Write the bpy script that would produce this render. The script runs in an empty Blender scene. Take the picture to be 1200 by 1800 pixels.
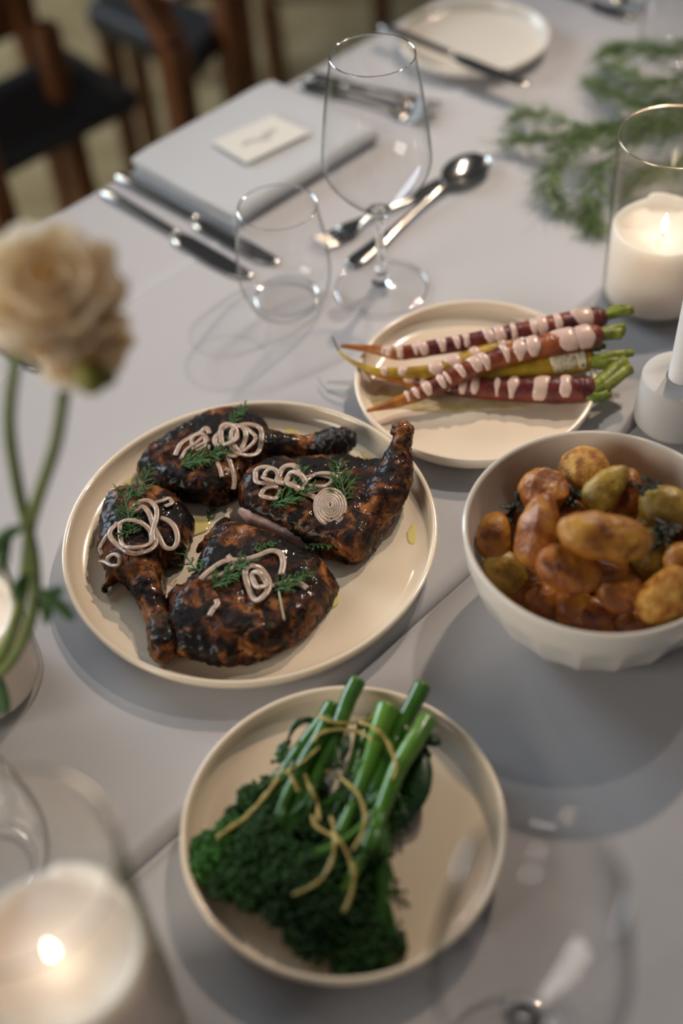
import bpy, math, random
import numpy as np
from mathutils import Vector, Matrix, noise
from mathutils.bvhtree import BVHTree

SC = bpy.context.scene
COL = SC.collection
R = math.radians
T = 0.75                                   # table height

# ------------------------------------------------------------------ camera
FPX, PITCH, ROLL, CH = 2198.35, R(47.628), R(-4.789), 0.7144
CAM = np.array([0.0, 0.0, T + CH])
FW = np.array([0, math.cos(PITCH), -math.sin(PITCH)])
UP = np.array([0, math.sin(PITCH), math.cos(PITCH)])
RT = np.array([1.0, 0, 0])
cr, sr = math.cos(ROLL), math.sin(ROLL)
cam = bpy.data.objects.new('camera', bpy.data.cameras.new('camera'))
COL.objects.link(cam)
right, up = cr * RT + sr * UP, cr * UP - sr * RT
M = Matrix.Identity(4)
for i in range(3):
    M[i][0], M[i][1], M[i][2], M[i][3] = right[i], up[i], -FW[i], CAM[i]
cam.matrix_world = M
cam.data.sensor_fit = 'VERTICAL'
cam.data.sensor_height = 36
cam.data.lens = FPX / 1800 * 36
cam.data.clip_start = 0.02
cam.data.dof.use_dof = True
cam.data.dof.focus_distance = 0.925
cam.data.dof.aperture_fstop = 1.9
SC.camera = cam

# ------------------------------------------------------------------ light
SC.view_settings.view_transform = 'Standard'
SC.view_settings.look = 'None'
SC.view_settings.gamma = 1
SC.view_settings.use_curve_mapping = False
SC.view_settings.exposure = -0.22
SC.cycles.transparent_max_bounces = 32
SC.cycles.max_bounces = 14
W = bpy.data.worlds.new('room_light'); SC.world = W; W.use_nodes = True
bg = W.node_tree.nodes['Background']
bg.inputs[0].default_value = (0.90, 0.92, 1.0, 1); bg.inputs[1].default_value = 0.075

def lamp(kind, name, loc, energy, color, size=0.1, target=None, size_y=None, cone=None, blend=1.0):
    d = bpy.data.lights.new(name, kind); d.energy = energy; d.color = color
    if kind == 'AREA':
        d.size = size
        if size_y: d.shape = 'RECTANGLE'; d.size_y = size_y
    else:
        d.shadow_soft_size = size
    if cone: d.spot_size = R(cone); d.spot_blend = blend
    o = bpy.data.objects.new(name, d); COL.objects.link(o); o.location = loc
    if target is not None:
        v = Vector(target) - Vector(loc); o.rotation_euler = v.to_track_quat('-Z', 'Y').to_euler()
    return o
lamp('SPOT', 'ceiling_lamp', (0.95, 1.62, T + 1.95), 90, (1.0, 0.92, 0.84), 0.045, (0.14, 0.98, T), None, 33)
lamp('SPOT', 'wall_lamp', (0.98, 2.38, T + 1.92), 150, (1.0, 0.77, 0.58), 0.05, (0.10, 0.82, T), None, 33)
lamp('AREA', 'flower_fill_light', (-1.9, -0.35, T + 0.75), 40, (1.0, 0.92, 0.82), 1.1, (-0.1, 0.45, T + .3), 1.1)  # unseen fill added low at the left to brighten the flowers
lamp('POINT', 'floor_fill_light', (-1.3, 3.3, 2.4), 24, (1.0, 0.84, 0.62), 0.06)  # added fill that lifts the floor behind the table, no known fixture
lamp('AREA', 'window_light', (-2.3, 3.0, T + 1.15), 78, (0.70, 0.85, 1.0), 1.5, (0, 0.9, T), 1.3)

# ------------------------------------------------------------------ pixel helpers: a point of the photo at a real height
def ray(x, y):
    du, dv = x - 600, y - 900
    u, v = cr * du + sr * dv, -sr * du + cr * dv
    return FW + RT * u / FPX - UP * v / FPX
def at(x, y, z=0.0):
    """point at height z above the table top seen at photo pixel (x, y)"""
    d = ray(x, y); t = (z + T - CAM[2]) / d[2]
    return CAM + t * d
def atZ(x, y, Z):
    return CAM + Z * ray(x, y)
AX = np.array([math.cos(R(42.3)), math.sin(R(42.3)), 0]); NX = np.array([-AX[1], AX[0], 0])
def AN(a, n, z=0.0): return AX * a + NX * n + np.array([0, 0, T + z])
def onN(x, y, n):
    d = ray(x, y); t = (n - CAM @ NX) / (d @ NX); return CAM + t * d

# ------------------------------------------------------------------ mesh helpers
def _ico(sub):
    t = (1 + 5 ** .5) / 2
    v = [(-1,t,0),(1,t,0),(-1,-t,0),(1,-t,0),(0,-1,t),(0,1,t),(0,-1,-t),(0,1,-t),(t,0,-1),(t,0,1),(-t,0,-1),(-t,0,1)]
    v = [np.array(a) / np.linalg.norm(a) for a in v]
    f = [(0,11,5),(0,5,1),(0,1,7),(0,7,10),(0,10,11),(1,5,9),(5,11,4),(11,10,2),(10,7,6),(7,1,8),(3,9,4),(3,4,2),(3,2,6),(3,6,8),(3,8,9),(4,9,5),(2,4,11),(6,2,10),(8,6,7),(9,8,1)]
    for _ in range(sub):
        c, g = {}, []
        def mid(a, b):
            k = (min(a, b), max(a, b))
            if k not in c:
                m = v[a] + v[b]; v.append(m / np.linalg.norm(m)); c[k] = len(v) - 1
            return c[k]
        for a, b, d in f:
            p, q, r = mid(a, b), mid(b, d), mid(d, a)
            g += [(a,p,r),(b,q,p),(d,r,q),(p,q,r)]
        f = g
    return np.array(v), np.array(f)
ICO = {k: _ico(k) for k in range(5)}
WORLD = {}                                 # object name -> world origin

class MB:
    def __init__(s): s.V = []; s.F = []; s.n = 0
    def add(s, v, f):
        v = np.asarray(v, float)
        s.V.append(v); s.F += [tuple(int(i) + s.n for i in q) for q in f]; s.n += len(v); return s
    def ico(s, c, r, sub=1, rot=None):
        v, f = ICO[sub]; v = v * np.asarray(r)
        if rot is not None: v = v @ np.array(rot).T
        return s.add(v + np.asarray(c), f)
    def box(s, c, h, axes=None):
        ax = np.eye(3) if axes is None else np.array(axes)
        v = [np.asarray(c) + sx*h[0]*ax[0] + sy*h[1]*ax[1] + sz*h[2]*ax[2] for sx in (-1,1) for sy in (-1,1) for sz in (-1,1)]
        return s.add(v, [(0,1,3,2),(4,6,7,5),(0,4,5,1),(2,3,7,6),(0,2,6,4),(1,5,7,3)])
    def lathe(s, prof, c, n=64, rf=None):
        """profile of (r, z); rf(theta, r, z) may change the radius"""
        c = np.asarray(c); th = np.arange(n) * 2 * math.pi / n; V = []; F = []; idx = []
        for r, z in prof:
            if r < 1e-6: idx.append([len(V)] * n); V.append(c + [0, 0, z])
            else:
                idx.append(list(range(len(V), len(V) + n)))
                for t in th:
                    q = rf(t, r, z) if rf else r
                    V.append(c + [q * math.cos(t), q * math.sin(t), z])
        for a, b in zip(idx, idx[1:]):
            for k in range(n):
                q = [a[k], a[(k+1) % n], b[(k+1) % n], b[k]]
                q = list(dict.fromkeys(q))
                if len(q) > 2: F.append(tuple(q))
        return s.add(V, F)
    def tube(s, P, rw, rh=None, n=8, closed=False, upv=(0, 0, 1), cap=True):
        """swept tube; rw radius sideways, rh radius along upv (arrays or numbers)"""
        P = np.asarray(P, float); m = len(P)
        rw = np.broadcast_to(np.asarray(rw, float), (m,)); rh = rw if rh is None else np.broadcast_to(np.asarray(rh, float), (m,))
        tg = (np.roll(P, -1, 0) - np.roll(P, 1, 0)) if closed else np.gradient(P, axis=0)
        tg /= np.linalg.norm(tg, axis=1)[:, None] + 1e-12
        V = []; u0 = np.asarray(upv, float)
        for i in range(m):
            side = np.cross(tg[i], u0); l = np.linalg.norm(side)
            if l < 1e-4: side = np.cross(tg[i], [1.0, 0.03, 0.0]); l = np.linalg.norm(side)
            side /= l; w = np.cross(side, tg[i])
            for k in range(n):
                a = 2 * math.pi * k / n
                V.append(P[i] + side * rw[i] * math.cos(a) + w * rh[i] * math.sin(a))
        F = []
        for i in range(m if closed else m - 1):
            j = (i + 1) % m
            for k in range(n): F.append((i*n+k, i*n+(k+1) % n, j*n+(k+1) % n, j*n+k))
        if not closed and cap: F += [tuple(range(n))[::-1], tuple(range((m-1)*n, m*n))]
        return s.add(V, F)
    def build(s, name, mat, parent=None, origin=None, smooth=True, auto=None):
        me = bpy.data.meshes.new(name)
        V = np.concatenate(s.V); 
        off = WORLD[parent.name] if parent is not None else np.asarray(origin if origin is not None else [*(V[:, :2].mean(0)), V[:, 2].min()])
        me.from_pydata((V - off).tolist(), [], s.F)
        me.polygons.foreach_set('use_smooth', [smooth] * len(me.polygons))
        if auto: me.set_sharp_from_angle(angle=R(auto))
        me.materials.append(mat); me.update()
        o = bpy.data.objects.new(name, me); COL.objects.link(o)
        if parent is not None: o.parent = parent
        else: o.location = off
        WORLD[o.name] = np.asarray(off, float)
        return o
def tag(o, label=None, cat=None, group=None, kind=None):
    if label: o['label'] = label
    if cat: o['category'] = cat
    if group: o['group'] = group
    if kind: o['kind'] = kind
    return o
def thing(name, loc, label, cat, group=None):
    o = bpy.data.objects.new(name, None); o.empty_display_size = .02
    COL.objects.link(o); o.location = loc; WORLD[o.name] = np.asarray(loc, float)
    return tag(o, label, cat, group)
def spline(P, n=24, closed=False):
    """Catmull-Rom through the points"""
    P = np.asarray(P, float); m = len(P); out = []
    segs = m if closed else m - 1; per = max(2, n // segs)
    for i in range(segs):
        if closed: a, b, c, d = P[(i-1) % m], P[i], P[(i+1) % m], P[(i+2) % m]
        else: a, b, c, d = P[max(i-1, 0)], P[i], P[i+1], P[min(i+2, m-1)]
        for k in range(per):
            t = k / per
            out.append(.5 * ((2*b) + (c-a)*t + (2*a-5*b+4*c-d)*t*t + (3*b-a-3*c+d)*t**3))
    if not closed: out.append(P[-1])
    return np.array(out)
def fbm(p, sc, oct=3):
    v, a = 0, 1
    for _ in range(oct): v += a * noise.noise(Vector(p) * sc); sc *= 2.1; a *= .5
    return v
def world_bvh(objs):
    V, F = [], []
    for o in objs:
        n = len(V); w = WORLD[o.name]
        V += [tuple(np.array(v.co) + w) for v in o.data.vertices]
        F += [tuple(i + n for i in p.vertices) for p in o.data.polygons]
    return BVHTree.FromPolygons(V, F)
def hit(bvh, x, y, z=0.006):
    """where the sight line of pixel (x, y) first meets the food, else height z"""
    d = ray(x, y); h = bvh.ray_cast(Vector(CAM), Vector(d))[0]
    return np.array(h) if h is not None else at(x, y, z)
def draped(bvh, pts, lift, mix=.5, n=28, closed=False, z=0.006):
    """a loose strip lying over the food: photo path, smoothed heights"""
    S = spline([(p[0], p[1]) for p in pts], n, closed)
    H = np.array([hit(bvh, p[0], p[1], z)[2] - T for p in S])
    m = max(2, len(H) // 6)
    K = np.array([np.max(H[max(0, i-2):i+3]) for i in range(len(H))])
    sm = np.array([np.mean(K[max(0, i-m):i+m+1]) for i in range(len(K))])
    H2 = np.maximum(H, mix * sm + (1 - mix) * H) + lift
    return np.array([at(p[0], p[1], h) for p, h in zip(S, H2)])

# ------------------------------------------------------------------ materials
def nt(name):
    m = bpy.data.materials.new(name); m.use_nodes = True; t = m.node_tree
    return m, t, t.nodes['Principled BSDF']
def setp(p, **k):
    names = dict(color='Base Color', rough='Roughness', metal='Metallic', spec='Specular IOR Level', trans='Transmission Weight', ior='IOR',
                 sss='Subsurface Weight', sssr='Subsurface Radius', ssss='Subsurface Scale', coat='Coat Weight', coatr='Coat Roughness', sheen='Sheen Weight', alpha='Alpha',
                 emis='Emission Color', emiss='Emission Strength')
    for a, v in k.items():
        if isinstance(v, tuple) and len(v) == 3 and a in ('color', 'emis'): v = (*v, 1)
        p.inputs[names[a]].default_value = v
def plain(name, color, rough=.5, bump=0, bscale=200, **k):
    m, t, p = nt(name); setp(p, color=color, rough=rough, **k)
    if bump:
        n = t.nodes.new('ShaderNodeTexNoise'); n.inputs['Scale'].default_value = bscale; n.inputs['Detail'].default_value = 4
        c = t.nodes.new('ShaderNodeTexCoord'); t.links.new(c.outputs['Object'], n.inputs['Vector'])
        b = t.nodes.new('ShaderNodeBump'); b.inputs['Strength'].default_value = bump; b.inputs['Distance'].default_value = .002
        t.links.new(n.outputs['Fac'], b.inputs['Height']); t.links.new(b.outputs['Normal'], p.inputs['Normal'])
    return m
def mottled(name, stops, scale, rough=.4, detail=6, bump=.3, bscale=None, bdist=.002, distort=.4, second=None, **k):
    """stops: (pos, colour) ramp on a noise; second: (scale, lo, hi, colour) patches laid over it"""
    m, t, p = nt(name); setp(p, rough=rough, **k)
    c = t.nodes.new('ShaderNodeTexCoord')
    n = t.nodes.new('ShaderNodeTexNoise'); n.inputs['Scale'].default_value = scale; n.inputs['Detail'].default_value = detail; n.inputs['Distortion'].default_value = distort
    t.links.new(c.outputs['Object'], n.inputs['Vector'])
    r = t.nodes.new('ShaderNodeValToRGB'); e = r.color_ramp.elements
    while len(e) < len(stops): e.new(.5)
    for i, (q, col) in enumerate(stops): e[i].position = q; e[i].color = (*col, 1)
    t.links.new(n.outputs['Fac'], r.inputs['Fac']); out = r.outputs['Color']
    for sc2, lo, hi, col in (second or []):
        n2 = t.nodes.new('ShaderNodeTexNoise'); n2.inputs['Scale'].default_value = sc2; n2.inputs['Detail'].default_value = 5; n2.inputs['Distortion'].default_value = .6
        mp = t.nodes.new('ShaderNodeMapping'); mp.inputs['Location'].default_value = (sc2 * .37, 1.3, sc2 * .11)
        t.links.new(c.outputs['Object'], mp.inputs['Vector']); t.links.new(mp.outputs['Vector'], n2.inputs['Vector'])
        q = t.nodes.new('ShaderNodeMapRange'); q.inputs['From Min'].default_value = lo; q.inputs['From Max'].default_value = hi
        t.links.new(n2.outputs['Fac'], q.inputs['Value'])
        x = t.nodes.new('ShaderNodeMix'); x.data_type = 'RGBA'; x.inputs['B'].default_value = (*col, 1)
        t.links.new(q.outputs['Result'], x.inputs['Factor']); t.links.new(out, x.inputs['A']); out = x.outputs['Result']
    t.links.new(out, p.inputs['Base Color'])
    if bump:
        n3 = t.nodes.new('ShaderNodeTexNoise'); n3.inputs['Scale'].default_value = bscale or scale * 4; n3.inputs['Detail'].default_value = 6
        t.links.new(c.outputs['Object'], n3.inputs['Vector'])
        b = t.nodes.new('ShaderNodeBump'); b.inputs['Strength'].default_value = bump; b.inputs['Distance'].default_value = bdist
        t.links.new(n3.outputs['Fac'], b.inputs['Height']); t.links.new(b.outputs['Normal'], p.inputs['Normal'])
    return m
def thin_glass(name, tint=(1, 1, 1), edge=.9):
    """blown glass wall: lets light straight through, mirrors at grazing angles"""
    m = bpy.data.materials.new(name); m.use_nodes = True; t = m.node_tree; t.nodes.clear()
    o = t.nodes.new('ShaderNodeOutputMaterial'); x = t.nodes.new('ShaderNodeMixShader')
    a = t.nodes.new('ShaderNodeBsdfTransparent'); g = t.nodes.new('ShaderNodeBsdfGlossy'); g.inputs['Roughness'].default_value = .015
    lw = t.nodes.new('ShaderNodeLayerWeight'); lw.inputs['Blend'].default_value = .5
    f = t.nodes.new('ShaderNodeMath'); f.operation = 'POWER'; f.inputs[1].default_value = 4.5
    f2 = t.nodes.new('ShaderNodeMath'); f2.operation = 'MULTIPLY_ADD'; f2.inputs[1].default_value = .42; f2.inputs[2].default_value = .022
    r = t.nodes.new('ShaderNodeValToRGB'); r.color_ramp.elements[0].color = (.99*tint[0], .99*tint[1], .99*tint[2], 1); r.color_ramp.elements[0].position = .70
    r.color_ramp.elements[1].color = (.62*tint[0]*edge, .64*tint[1]*edge, .62*tint[2]*edge, 1); r.color_ramp.elements[1].position = 1
    t.links.new(lw.outputs['Facing'], r.inputs['Fac']); t.links.new(r.outputs['Color'], a.inputs['Color'])
    t.links.new(lw.outputs['Facing'], f.inputs[0]); t.links.new(f.outputs[0], f2.inputs[0])
    t.links.new(f2.outputs[0], x.inputs['Fac']); t.links.new(a.outputs[0], x.inputs[1]); t.links.new(g.outputs[0], x.inputs[2])
    t.links.new(x.outputs[0], o.inputs['Surface'])
    return m

# woven table linen
def cloth_mat(name, color, scale=1500, bump=.12):
    m, t, p = nt(name); setp(p, color=color, rough=.92, sheen=.15)
    c = t.nodes.new('ShaderNodeTexCoord'); n = t.nodes.new('ShaderNodeTexNoise'); n.inputs['Scale'].default_value = scale; n.inputs['Detail'].default_value = 2
    n2 = t.nodes.new('ShaderNodeTexNoise'); n2.inputs['Scale'].default_value = 9; n2.inputs['Detail'].default_value = 3
    t.links.new(c.outputs['Object'], n.inputs['Vector']); t.links.new(c.outputs['Object'], n2.inputs['Vector'])
    b = t.nodes.new('ShaderNodeBump'); b.inputs['Strength'].default_value = bump; b.inputs['Distance'].default_value = .0006
    b2 = t.nodes.new('ShaderNodeBump'); b2.inputs['Strength'].default_value = .12; b2.inputs['Distance'].default_value = .012
    t.links.new(n.outputs['Fac'], b.inputs['Height']); t.links.new(n2.outputs['Fac'], b2.inputs['Height']); t.links.new(b2.outputs['Normal'], b.inputs['Normal'])
    t.links.new(b.outputs['Normal'], p.inputs['Normal'])
    return m
M_cloth = cloth_mat('white_linen', (.46, .452, .464))
M_napkin = cloth_mat('napkin_linen', (.47, .485, .505), 1800, .15)
M_card = plain('card_paper', (.66, .65, .60), .8)
M_ink = plain('ink', (.12, .11, .10), .7)
M_porc = plain('white_porcelain', (.85, .72, .55), .16, coat=.5, coatr=.08)
M_white = plain('glazed_white', (.76, .71, .63), .16, coat=.5, coatr=.08)
M_porc2 = plain('cream_stoneware', (.86, .73, .57), .22, coat=.4, coatr=.1)
M_steel = plain('polished_steel', (.42, .42, .40), .17, metal=1)
M_glass = thin_glass('clear_glass')
M_glassf = thin_glass('candle_glass', (1, .99, .96))
M_glowrim = plain('candle_glow_rim', (.66, .55, .42), .2, metal=1)  # warm candle glow on the glass rims, put into their colour
M_solid = plain('solid_glass', (1, 1, 1), .02, trans=1, ior=1.46)
M_wax = plain('candle_wax', (.88, .82, .79), .45, sss=.7, sssr=(.03, .021, .015), ssss=1.0)
M_taper = plain('taper_wax', (.78, .77, .76), .4, sss=.3, sssr=(.01, .008, .006), ssss=1.0)
M_wick = plain('wick', (.02, .015, .01), .9)
M_flame = plain('flame', (1, .8, .5), .5, emis=(1, .80, .55), emiss=13)
M_conc = plain('white_concrete', (.56, .54, .52), .8, .15, 900)
M_wood = mottled('stained_wood', [(.3, (.075, .026, .008)), (.7, (.17, .06, .017))], 14, .4, bump=.1)
M_leather = plain('black_leather', (.012, .012, .013), .55, .2, 300)
M_skin = mottled('charred_chicken_skin', [(.35, (.006, .004, .003)), (.44, (.030, .010, .005)), (.52, (.095, .029, .009)), (.60, (.21, .072, .017)), (.72, (.43, .18, .058))], 60, .36, 10, .85, 850, .0009, 1.1,
                 [(36, .51, .57, (.007, .0045, .004)), (190, .55, .63, (.006, .0045, .004)), (26, .63, .74, (.15, .11, .045))], coat=.20, coatr=.06, spec=.12)
M_bone = mottled('charred_bone', [(.4, (.010, .006, .005)), (.55, (.10, .03, .012)), (.75, (.22, .08, .03))], 90, .35, 6, .6, 300)
M_meat = mottled('chicken_meat', [(.35, (.48, .25, .20)), (.6, (.68, .46, .38))], 90, .4, 5, .3, 300)
M_shallot = mottled('pickled_shallot', [(.3, (.40, .28, .21)), (.7, (.56, .44, .35))], 160, .25, 3, .1, 500, sss=.35, sssr=(.004, .002, .0015), ssss=1.0)
M_dill = mottled('dill', [(.3, (.016, .065, .008)), (.7, (.055, .17, .018))], 200, .45, 2, 0)
M_oil = plain('olive_oil', (.76, .64, .24), .06, coat=.5, coatr=.03)
M_dillstem = plain('pale_stem', (.42, .40, .24), .4)
M_carrot_o = mottled('orange_carrot', [(.35, (.22, .06, .010)), (.65, (.50, .18, .02))], 60, .35, 5, .3, 300)
M_carrot_p = mottled('purple_carrot', [(.32, (.035, .008, .012)), (.5, (.12, .018, .018)), (.72, (.24, .045, .018))], 60, .32, 6, .4, 260)
M_carrot_r = mottled('red_carrot', [(.32, (.09, .018, .014)), (.5, (.22, .045, .02)), (.72, (.36, .11, .03))], 50, .32, 6, .4, 260)
M_carrot_y = mottled('yellow_carrot', [(.35, (.25, .14, .015)), (.6, (.50, .32, .025)), (.8, (.60, .42, .07))], 50, .32, 5, .3, 260)
M_char = plain('charred_tip', (.012, .009, .007), .6)
M_top = mottled('carrot_greens', [(.35, (.09, .13, .010)), (.65, (.27, .30, .035))], 120, .4, 4, .3, 400)
M_topd = mottled('dark_carrot_greens', [(.35, (.06, .13, .012)), (.65, (.17, .26, .03))], 120, .4, 4, .3, 400)
M_sauce = plain('pink_yogurt_sauce', (.70, .50, .42), .22, sss=.2, sssr=(.004, .003, .002), ssss=1.0)
M_herbsauce = mottled('herbed_yogurt_sauce', [(.33, (.16, .16, .06)), (.42, (.66, .57, .38)), (.8, (.74, .68, .52))], 330, .3, 3, .3, 600)
M_pool = mottled('thin_sauce', [(.3, (.48, .36, .12)), (.6, (.66, .54, .34))], 60, .12, 4, .1, 300)
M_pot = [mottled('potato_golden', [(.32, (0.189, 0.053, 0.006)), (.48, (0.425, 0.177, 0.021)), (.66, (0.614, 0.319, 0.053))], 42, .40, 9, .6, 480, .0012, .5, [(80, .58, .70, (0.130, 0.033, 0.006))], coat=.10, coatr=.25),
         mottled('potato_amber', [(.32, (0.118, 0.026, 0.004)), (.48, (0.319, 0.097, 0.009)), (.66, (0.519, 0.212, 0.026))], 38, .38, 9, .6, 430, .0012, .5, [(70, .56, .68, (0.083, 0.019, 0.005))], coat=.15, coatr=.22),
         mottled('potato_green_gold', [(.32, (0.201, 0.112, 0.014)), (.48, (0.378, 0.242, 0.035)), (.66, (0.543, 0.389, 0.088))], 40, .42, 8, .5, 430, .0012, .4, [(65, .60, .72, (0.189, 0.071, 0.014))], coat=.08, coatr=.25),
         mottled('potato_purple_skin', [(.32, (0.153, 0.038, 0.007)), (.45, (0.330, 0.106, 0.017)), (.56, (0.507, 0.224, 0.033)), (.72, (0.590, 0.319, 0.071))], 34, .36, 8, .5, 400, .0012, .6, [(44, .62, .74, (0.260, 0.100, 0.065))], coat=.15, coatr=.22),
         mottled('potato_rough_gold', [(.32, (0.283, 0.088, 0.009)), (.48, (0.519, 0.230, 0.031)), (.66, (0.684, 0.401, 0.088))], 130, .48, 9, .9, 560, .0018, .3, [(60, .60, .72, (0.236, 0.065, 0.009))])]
M_herbd = plain('dark_herb', (.012, .022, .010), .5)
M_brst = mottled('broccolini_stem', [(.3, (.013, .062, .005)), (.7, (.048, .155, .012))], 45, .24, 4, .15, 300, coat=.4, coatr=.15)
M_brst2 = mottled('pale_broccolini_stem', [(.3, (.045, .16, .014)), (.7, (.13, .29, .032))], 45, .24, 4, .15, 300, coat=.5, coatr=.12)
M_brcut = plain('cut_stem', (.22, .36, .07), .35)
M_floret = mottled('broccolini_floret', [(.3, (.004, .020, .003)), (.6, (.013, .060, .007)), (.8, (.040, .13, .015))], 110, .45, 4, .2, 600, spec=.25)
M_floret2 = mottled('bright_floret', [(.3, (.008, .045, .005)), (.6, (.026, .115, .010)), (.8, (.07, .20, .02))], 110, .45, 4, .2, 600, spec=.25)
M_brleaf = mottled('broccolini_leaf', [(.3, (.005, .022, .008)), (.7, (.018, .07, .018))], 60, .35, 4, .3, 300)
M_zest = mottled('lemon_zest', [(.3, (.34, .24, .05)), (.7, (.52, .42, .13))], 120, .35, 3, .2, 500)
M_fern = mottled('fern_green', [(.3, (.095, .155, .042)), (.7, (.19, .28, .085))], 60, .5, 2, 0)
M_fernstem = plain('fern_stem', (.07, .14, .03), .5)
M_petal = mottled('cream_petal', [(.3, (.86, .74, .53)), (.7, (.92, .84, .71))], 40, .6, 3, 0)
_t = M_petal.node_tree; _p = _t.nodes['Principled BSDF']; _o = _t.nodes['Material Output']
_tr = _t.nodes.new('ShaderNodeBsdfTranslucent'); _m = _t.nodes.new('ShaderNodeMixShader'); _m.inputs[0].default_value = .72
_t.links.new(_p.inputs['Base Color'].links[0].from_socket, _tr.inputs['Color'])
_t.links.new(_p.outputs[0], _m.inputs[1]); _t.links.new(_tr.outputs[0], _m.inputs[2]); _t.links.new(_m.outputs[0], _o.inputs['Surface'])
M_petalg = plain('green_petal', (.20, .19, .03), .6)
M_stem = mottled('flower_stem', [(.3, (.085, .12, .022)), (.7, (.15, .19, .04))], 60, .5, 3, 0)
M_leaf = plain('flower_leaf', (.045, .11, .025), .5)
M_vase = plain('ceramic_vase', (.7, .68, .64), .3)
M_metalleg = plain('table_leg_metal', (.03, .03, .03), .4, metal=1)

# ------------------------------------------------------------------ floor
m, t, p = nt('sisal_carpet'); setp(p, rough=.95)
c = t.nodes.new('ShaderNodeTexCoord'); n = t.nodes.new('ShaderNodeTexNoise'); n.inputs['Scale'].default_value = 7; n.inputs['Detail'].default_value = 5
t.links.new(c.outputs['Object'], n.inputs['Vector'])
rp = t.nodes.new('ShaderNodeValToRGB'); rp.color_ramp.elements[0].color = (.30, .215, .095, 1); rp.color_ramp.elements[1].color = (.46, .345, .18, 1)
rp.color_ramp.elements[0].position = .35; rp.color_ramp.elements[1].position = .65
t.links.new(n.outputs['Fac'], rp.inputs['Fac']); t.links.new(rp.outputs['Color'], p.inputs['Base Color'])
wv = t.nodes.new('ShaderNodeTexWave'); wv.inputs['Scale'].default_value = 60; wv.inputs['Distortion'].default_value = 2
t.links.new(c.outputs['Object'], wv.inputs['Vector'])
b = t.nodes.new('ShaderNodeBump'); b.inputs['Strength'].default_value = .5; b.inputs['Distance'].default_value = .004
t.links.new(wv.outputs['Fac'], b.inputs['Height']); t.links.new(b.outputs['Normal'], p.inputs['Normal'])
fl = MB().box((0, 1.5, -.02), (4.5, 5, .02)).build('floor', m, origin=(0, 1.5, 0), smooth=False)
tag(fl, kind='structure')

# ------------------------------------------------------------------ tables and their cloths
SEAM, EDGE, NEAR, A0, A1 = .3695, .986, -.26, -.75, 1.95
def make_table(n0, n1, label):
    cn = (n0 + n1) / 2; hw = (n1 - n0) / 2 - .02
    root = thing('dining_table', AN((A0+A1)/2, cn, -T), label, 'table')
    MB().box(AN((A0+A1)/2, cn, -.024), ((A1-A0)/2 - .02, hw, .018), (AX, NX, (0, 0, 1))).build('tabletop', M_wood, root, smooth=False)
    for a in (A0 + .12, A1 - .12):
        for q in (cn - hw + .06, cn + hw - .06):
            MB().box(AN(a, q, -T/2 - .021), (.025, .025, T/2 - .021), (AX, NX, (0, 0, 1))).build('leg', M_metalleg, root, smooth=False)
make_table(SEAM, EDGE, 'wooden table hidden under the white cloth with the place settings')
make_table(NEAR, SEAM, 'wooden table hidden under the white cloth of the broccolini plate')
def make_cloth(n0, n1, roll0, roll1, drop0, drop1, crease, label):
    """cloth in table coordinates, rolled over both long edges"""
    mb = MB(); sec = []
    for k in range(9, -1, -1):             # low side hang, seen from the seam or the near edge
        if k == 9: sec.append((n0 + .0006, -drop0))
        a = R(90) * k / 9; sec.append((n0 + roll0 * (1 - math.sin(a)), -roll0 * (1 - math.cos(a))))
    for q in np.linspace(n0 + roll0, n1 - roll1, 90)[1:-1]: sec.append((q, 0))
    for k in range(10):
        a = R(90) * k / 9; sec.append((n1 - roll1 * (1 - math.sin(a)), -roll1 * (1 - math.cos(a))))
        if k == 9: 
            for s in (.25, .5, .75, 1): sec.append((n1 + .0006, -roll1 - (drop1 - roll1) * s))
    if crease:                              # pressed fold line along the table
        sec += [(crease + d, h) for d, h in ((-.006, .0), (-.002, .0005), (0, .0010), (.002, .0005), (.006, 0))]
        body = [s for s in sec if s[1] >= 0 and n0 + roll0 < s[0] < n1 - roll1]
        head = sec[:sec.index(body[0])]; tail = [s for s in sec if s not in body and s not in head]
        sec = head + sorted(body) + tail
    aa = np.linspace(A0, A1, 150); V = []
    for a in aa:
        for i, (q, z) in enumerate(sec):
            if z < -.02 and drop1 > .1 and q > n1 - .01:       # hanging side waves gently
                q = q + .02 * (-z) / drop1 * math.sin(a * 17 + math.sin(a * 5))
            w = -.0006 * (1 + noise.noise(Vector((a * 6, q * 6, 0)))) if z == 0 else 0
            V.append(AN(a, q, z + w))
    L = len(sec); F = [(i*L+j, i*L+j+1, (i+1)*L+j+1, (i+1)*L+j) for i in range(len(aa)-1) for j in range(L-1)]
    mb.add(V, [f[::-1] for f in F]); o = mb.build('tablecloth', M_cloth, origin=AN((A0+A1)/2, (n0+n1)/2, -.3))
    return tag(o, label, 'tablecloth')
make_cloth(SEAM + .0012, EDGE, .014, .008, .05, .26, .820, 'white linen tablecloth with a pressed crease under the place settings')
make_cloth(NEAR, SEAM - .0012, .008, .0035, .26, .05, None, 'white linen tablecloth under the bowl of potatoes and broccolini plate')

# ------------------------------------------------------------------ chairs in the dim background
def stick(mb, a, b, w, d=None):
    a, b = np.asarray(a), np.asarray(b); z = b - a; L = np.linalg.norm(z); z = z / L
    x = np.cross(z, NX); 
    if np.linalg.norm(x) < .2: x = np.cross(z, [0, 0, 1.0])
    x /= np.linalg.norm(x); y = np.cross(z, x)
    return mb.box((a + b) / 2, (w, d or w, L / 2), (x, y, z))
def bevel(o, w=.005):
    b = o.modifiers.new('round', 'BEVEL'); b.width = w; b.segments = 2; return o
def fl0(P): return np.array([P[0], P[1], 0.0])
def zz(P, z): return np.array([P[0], P[1], z])
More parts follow.
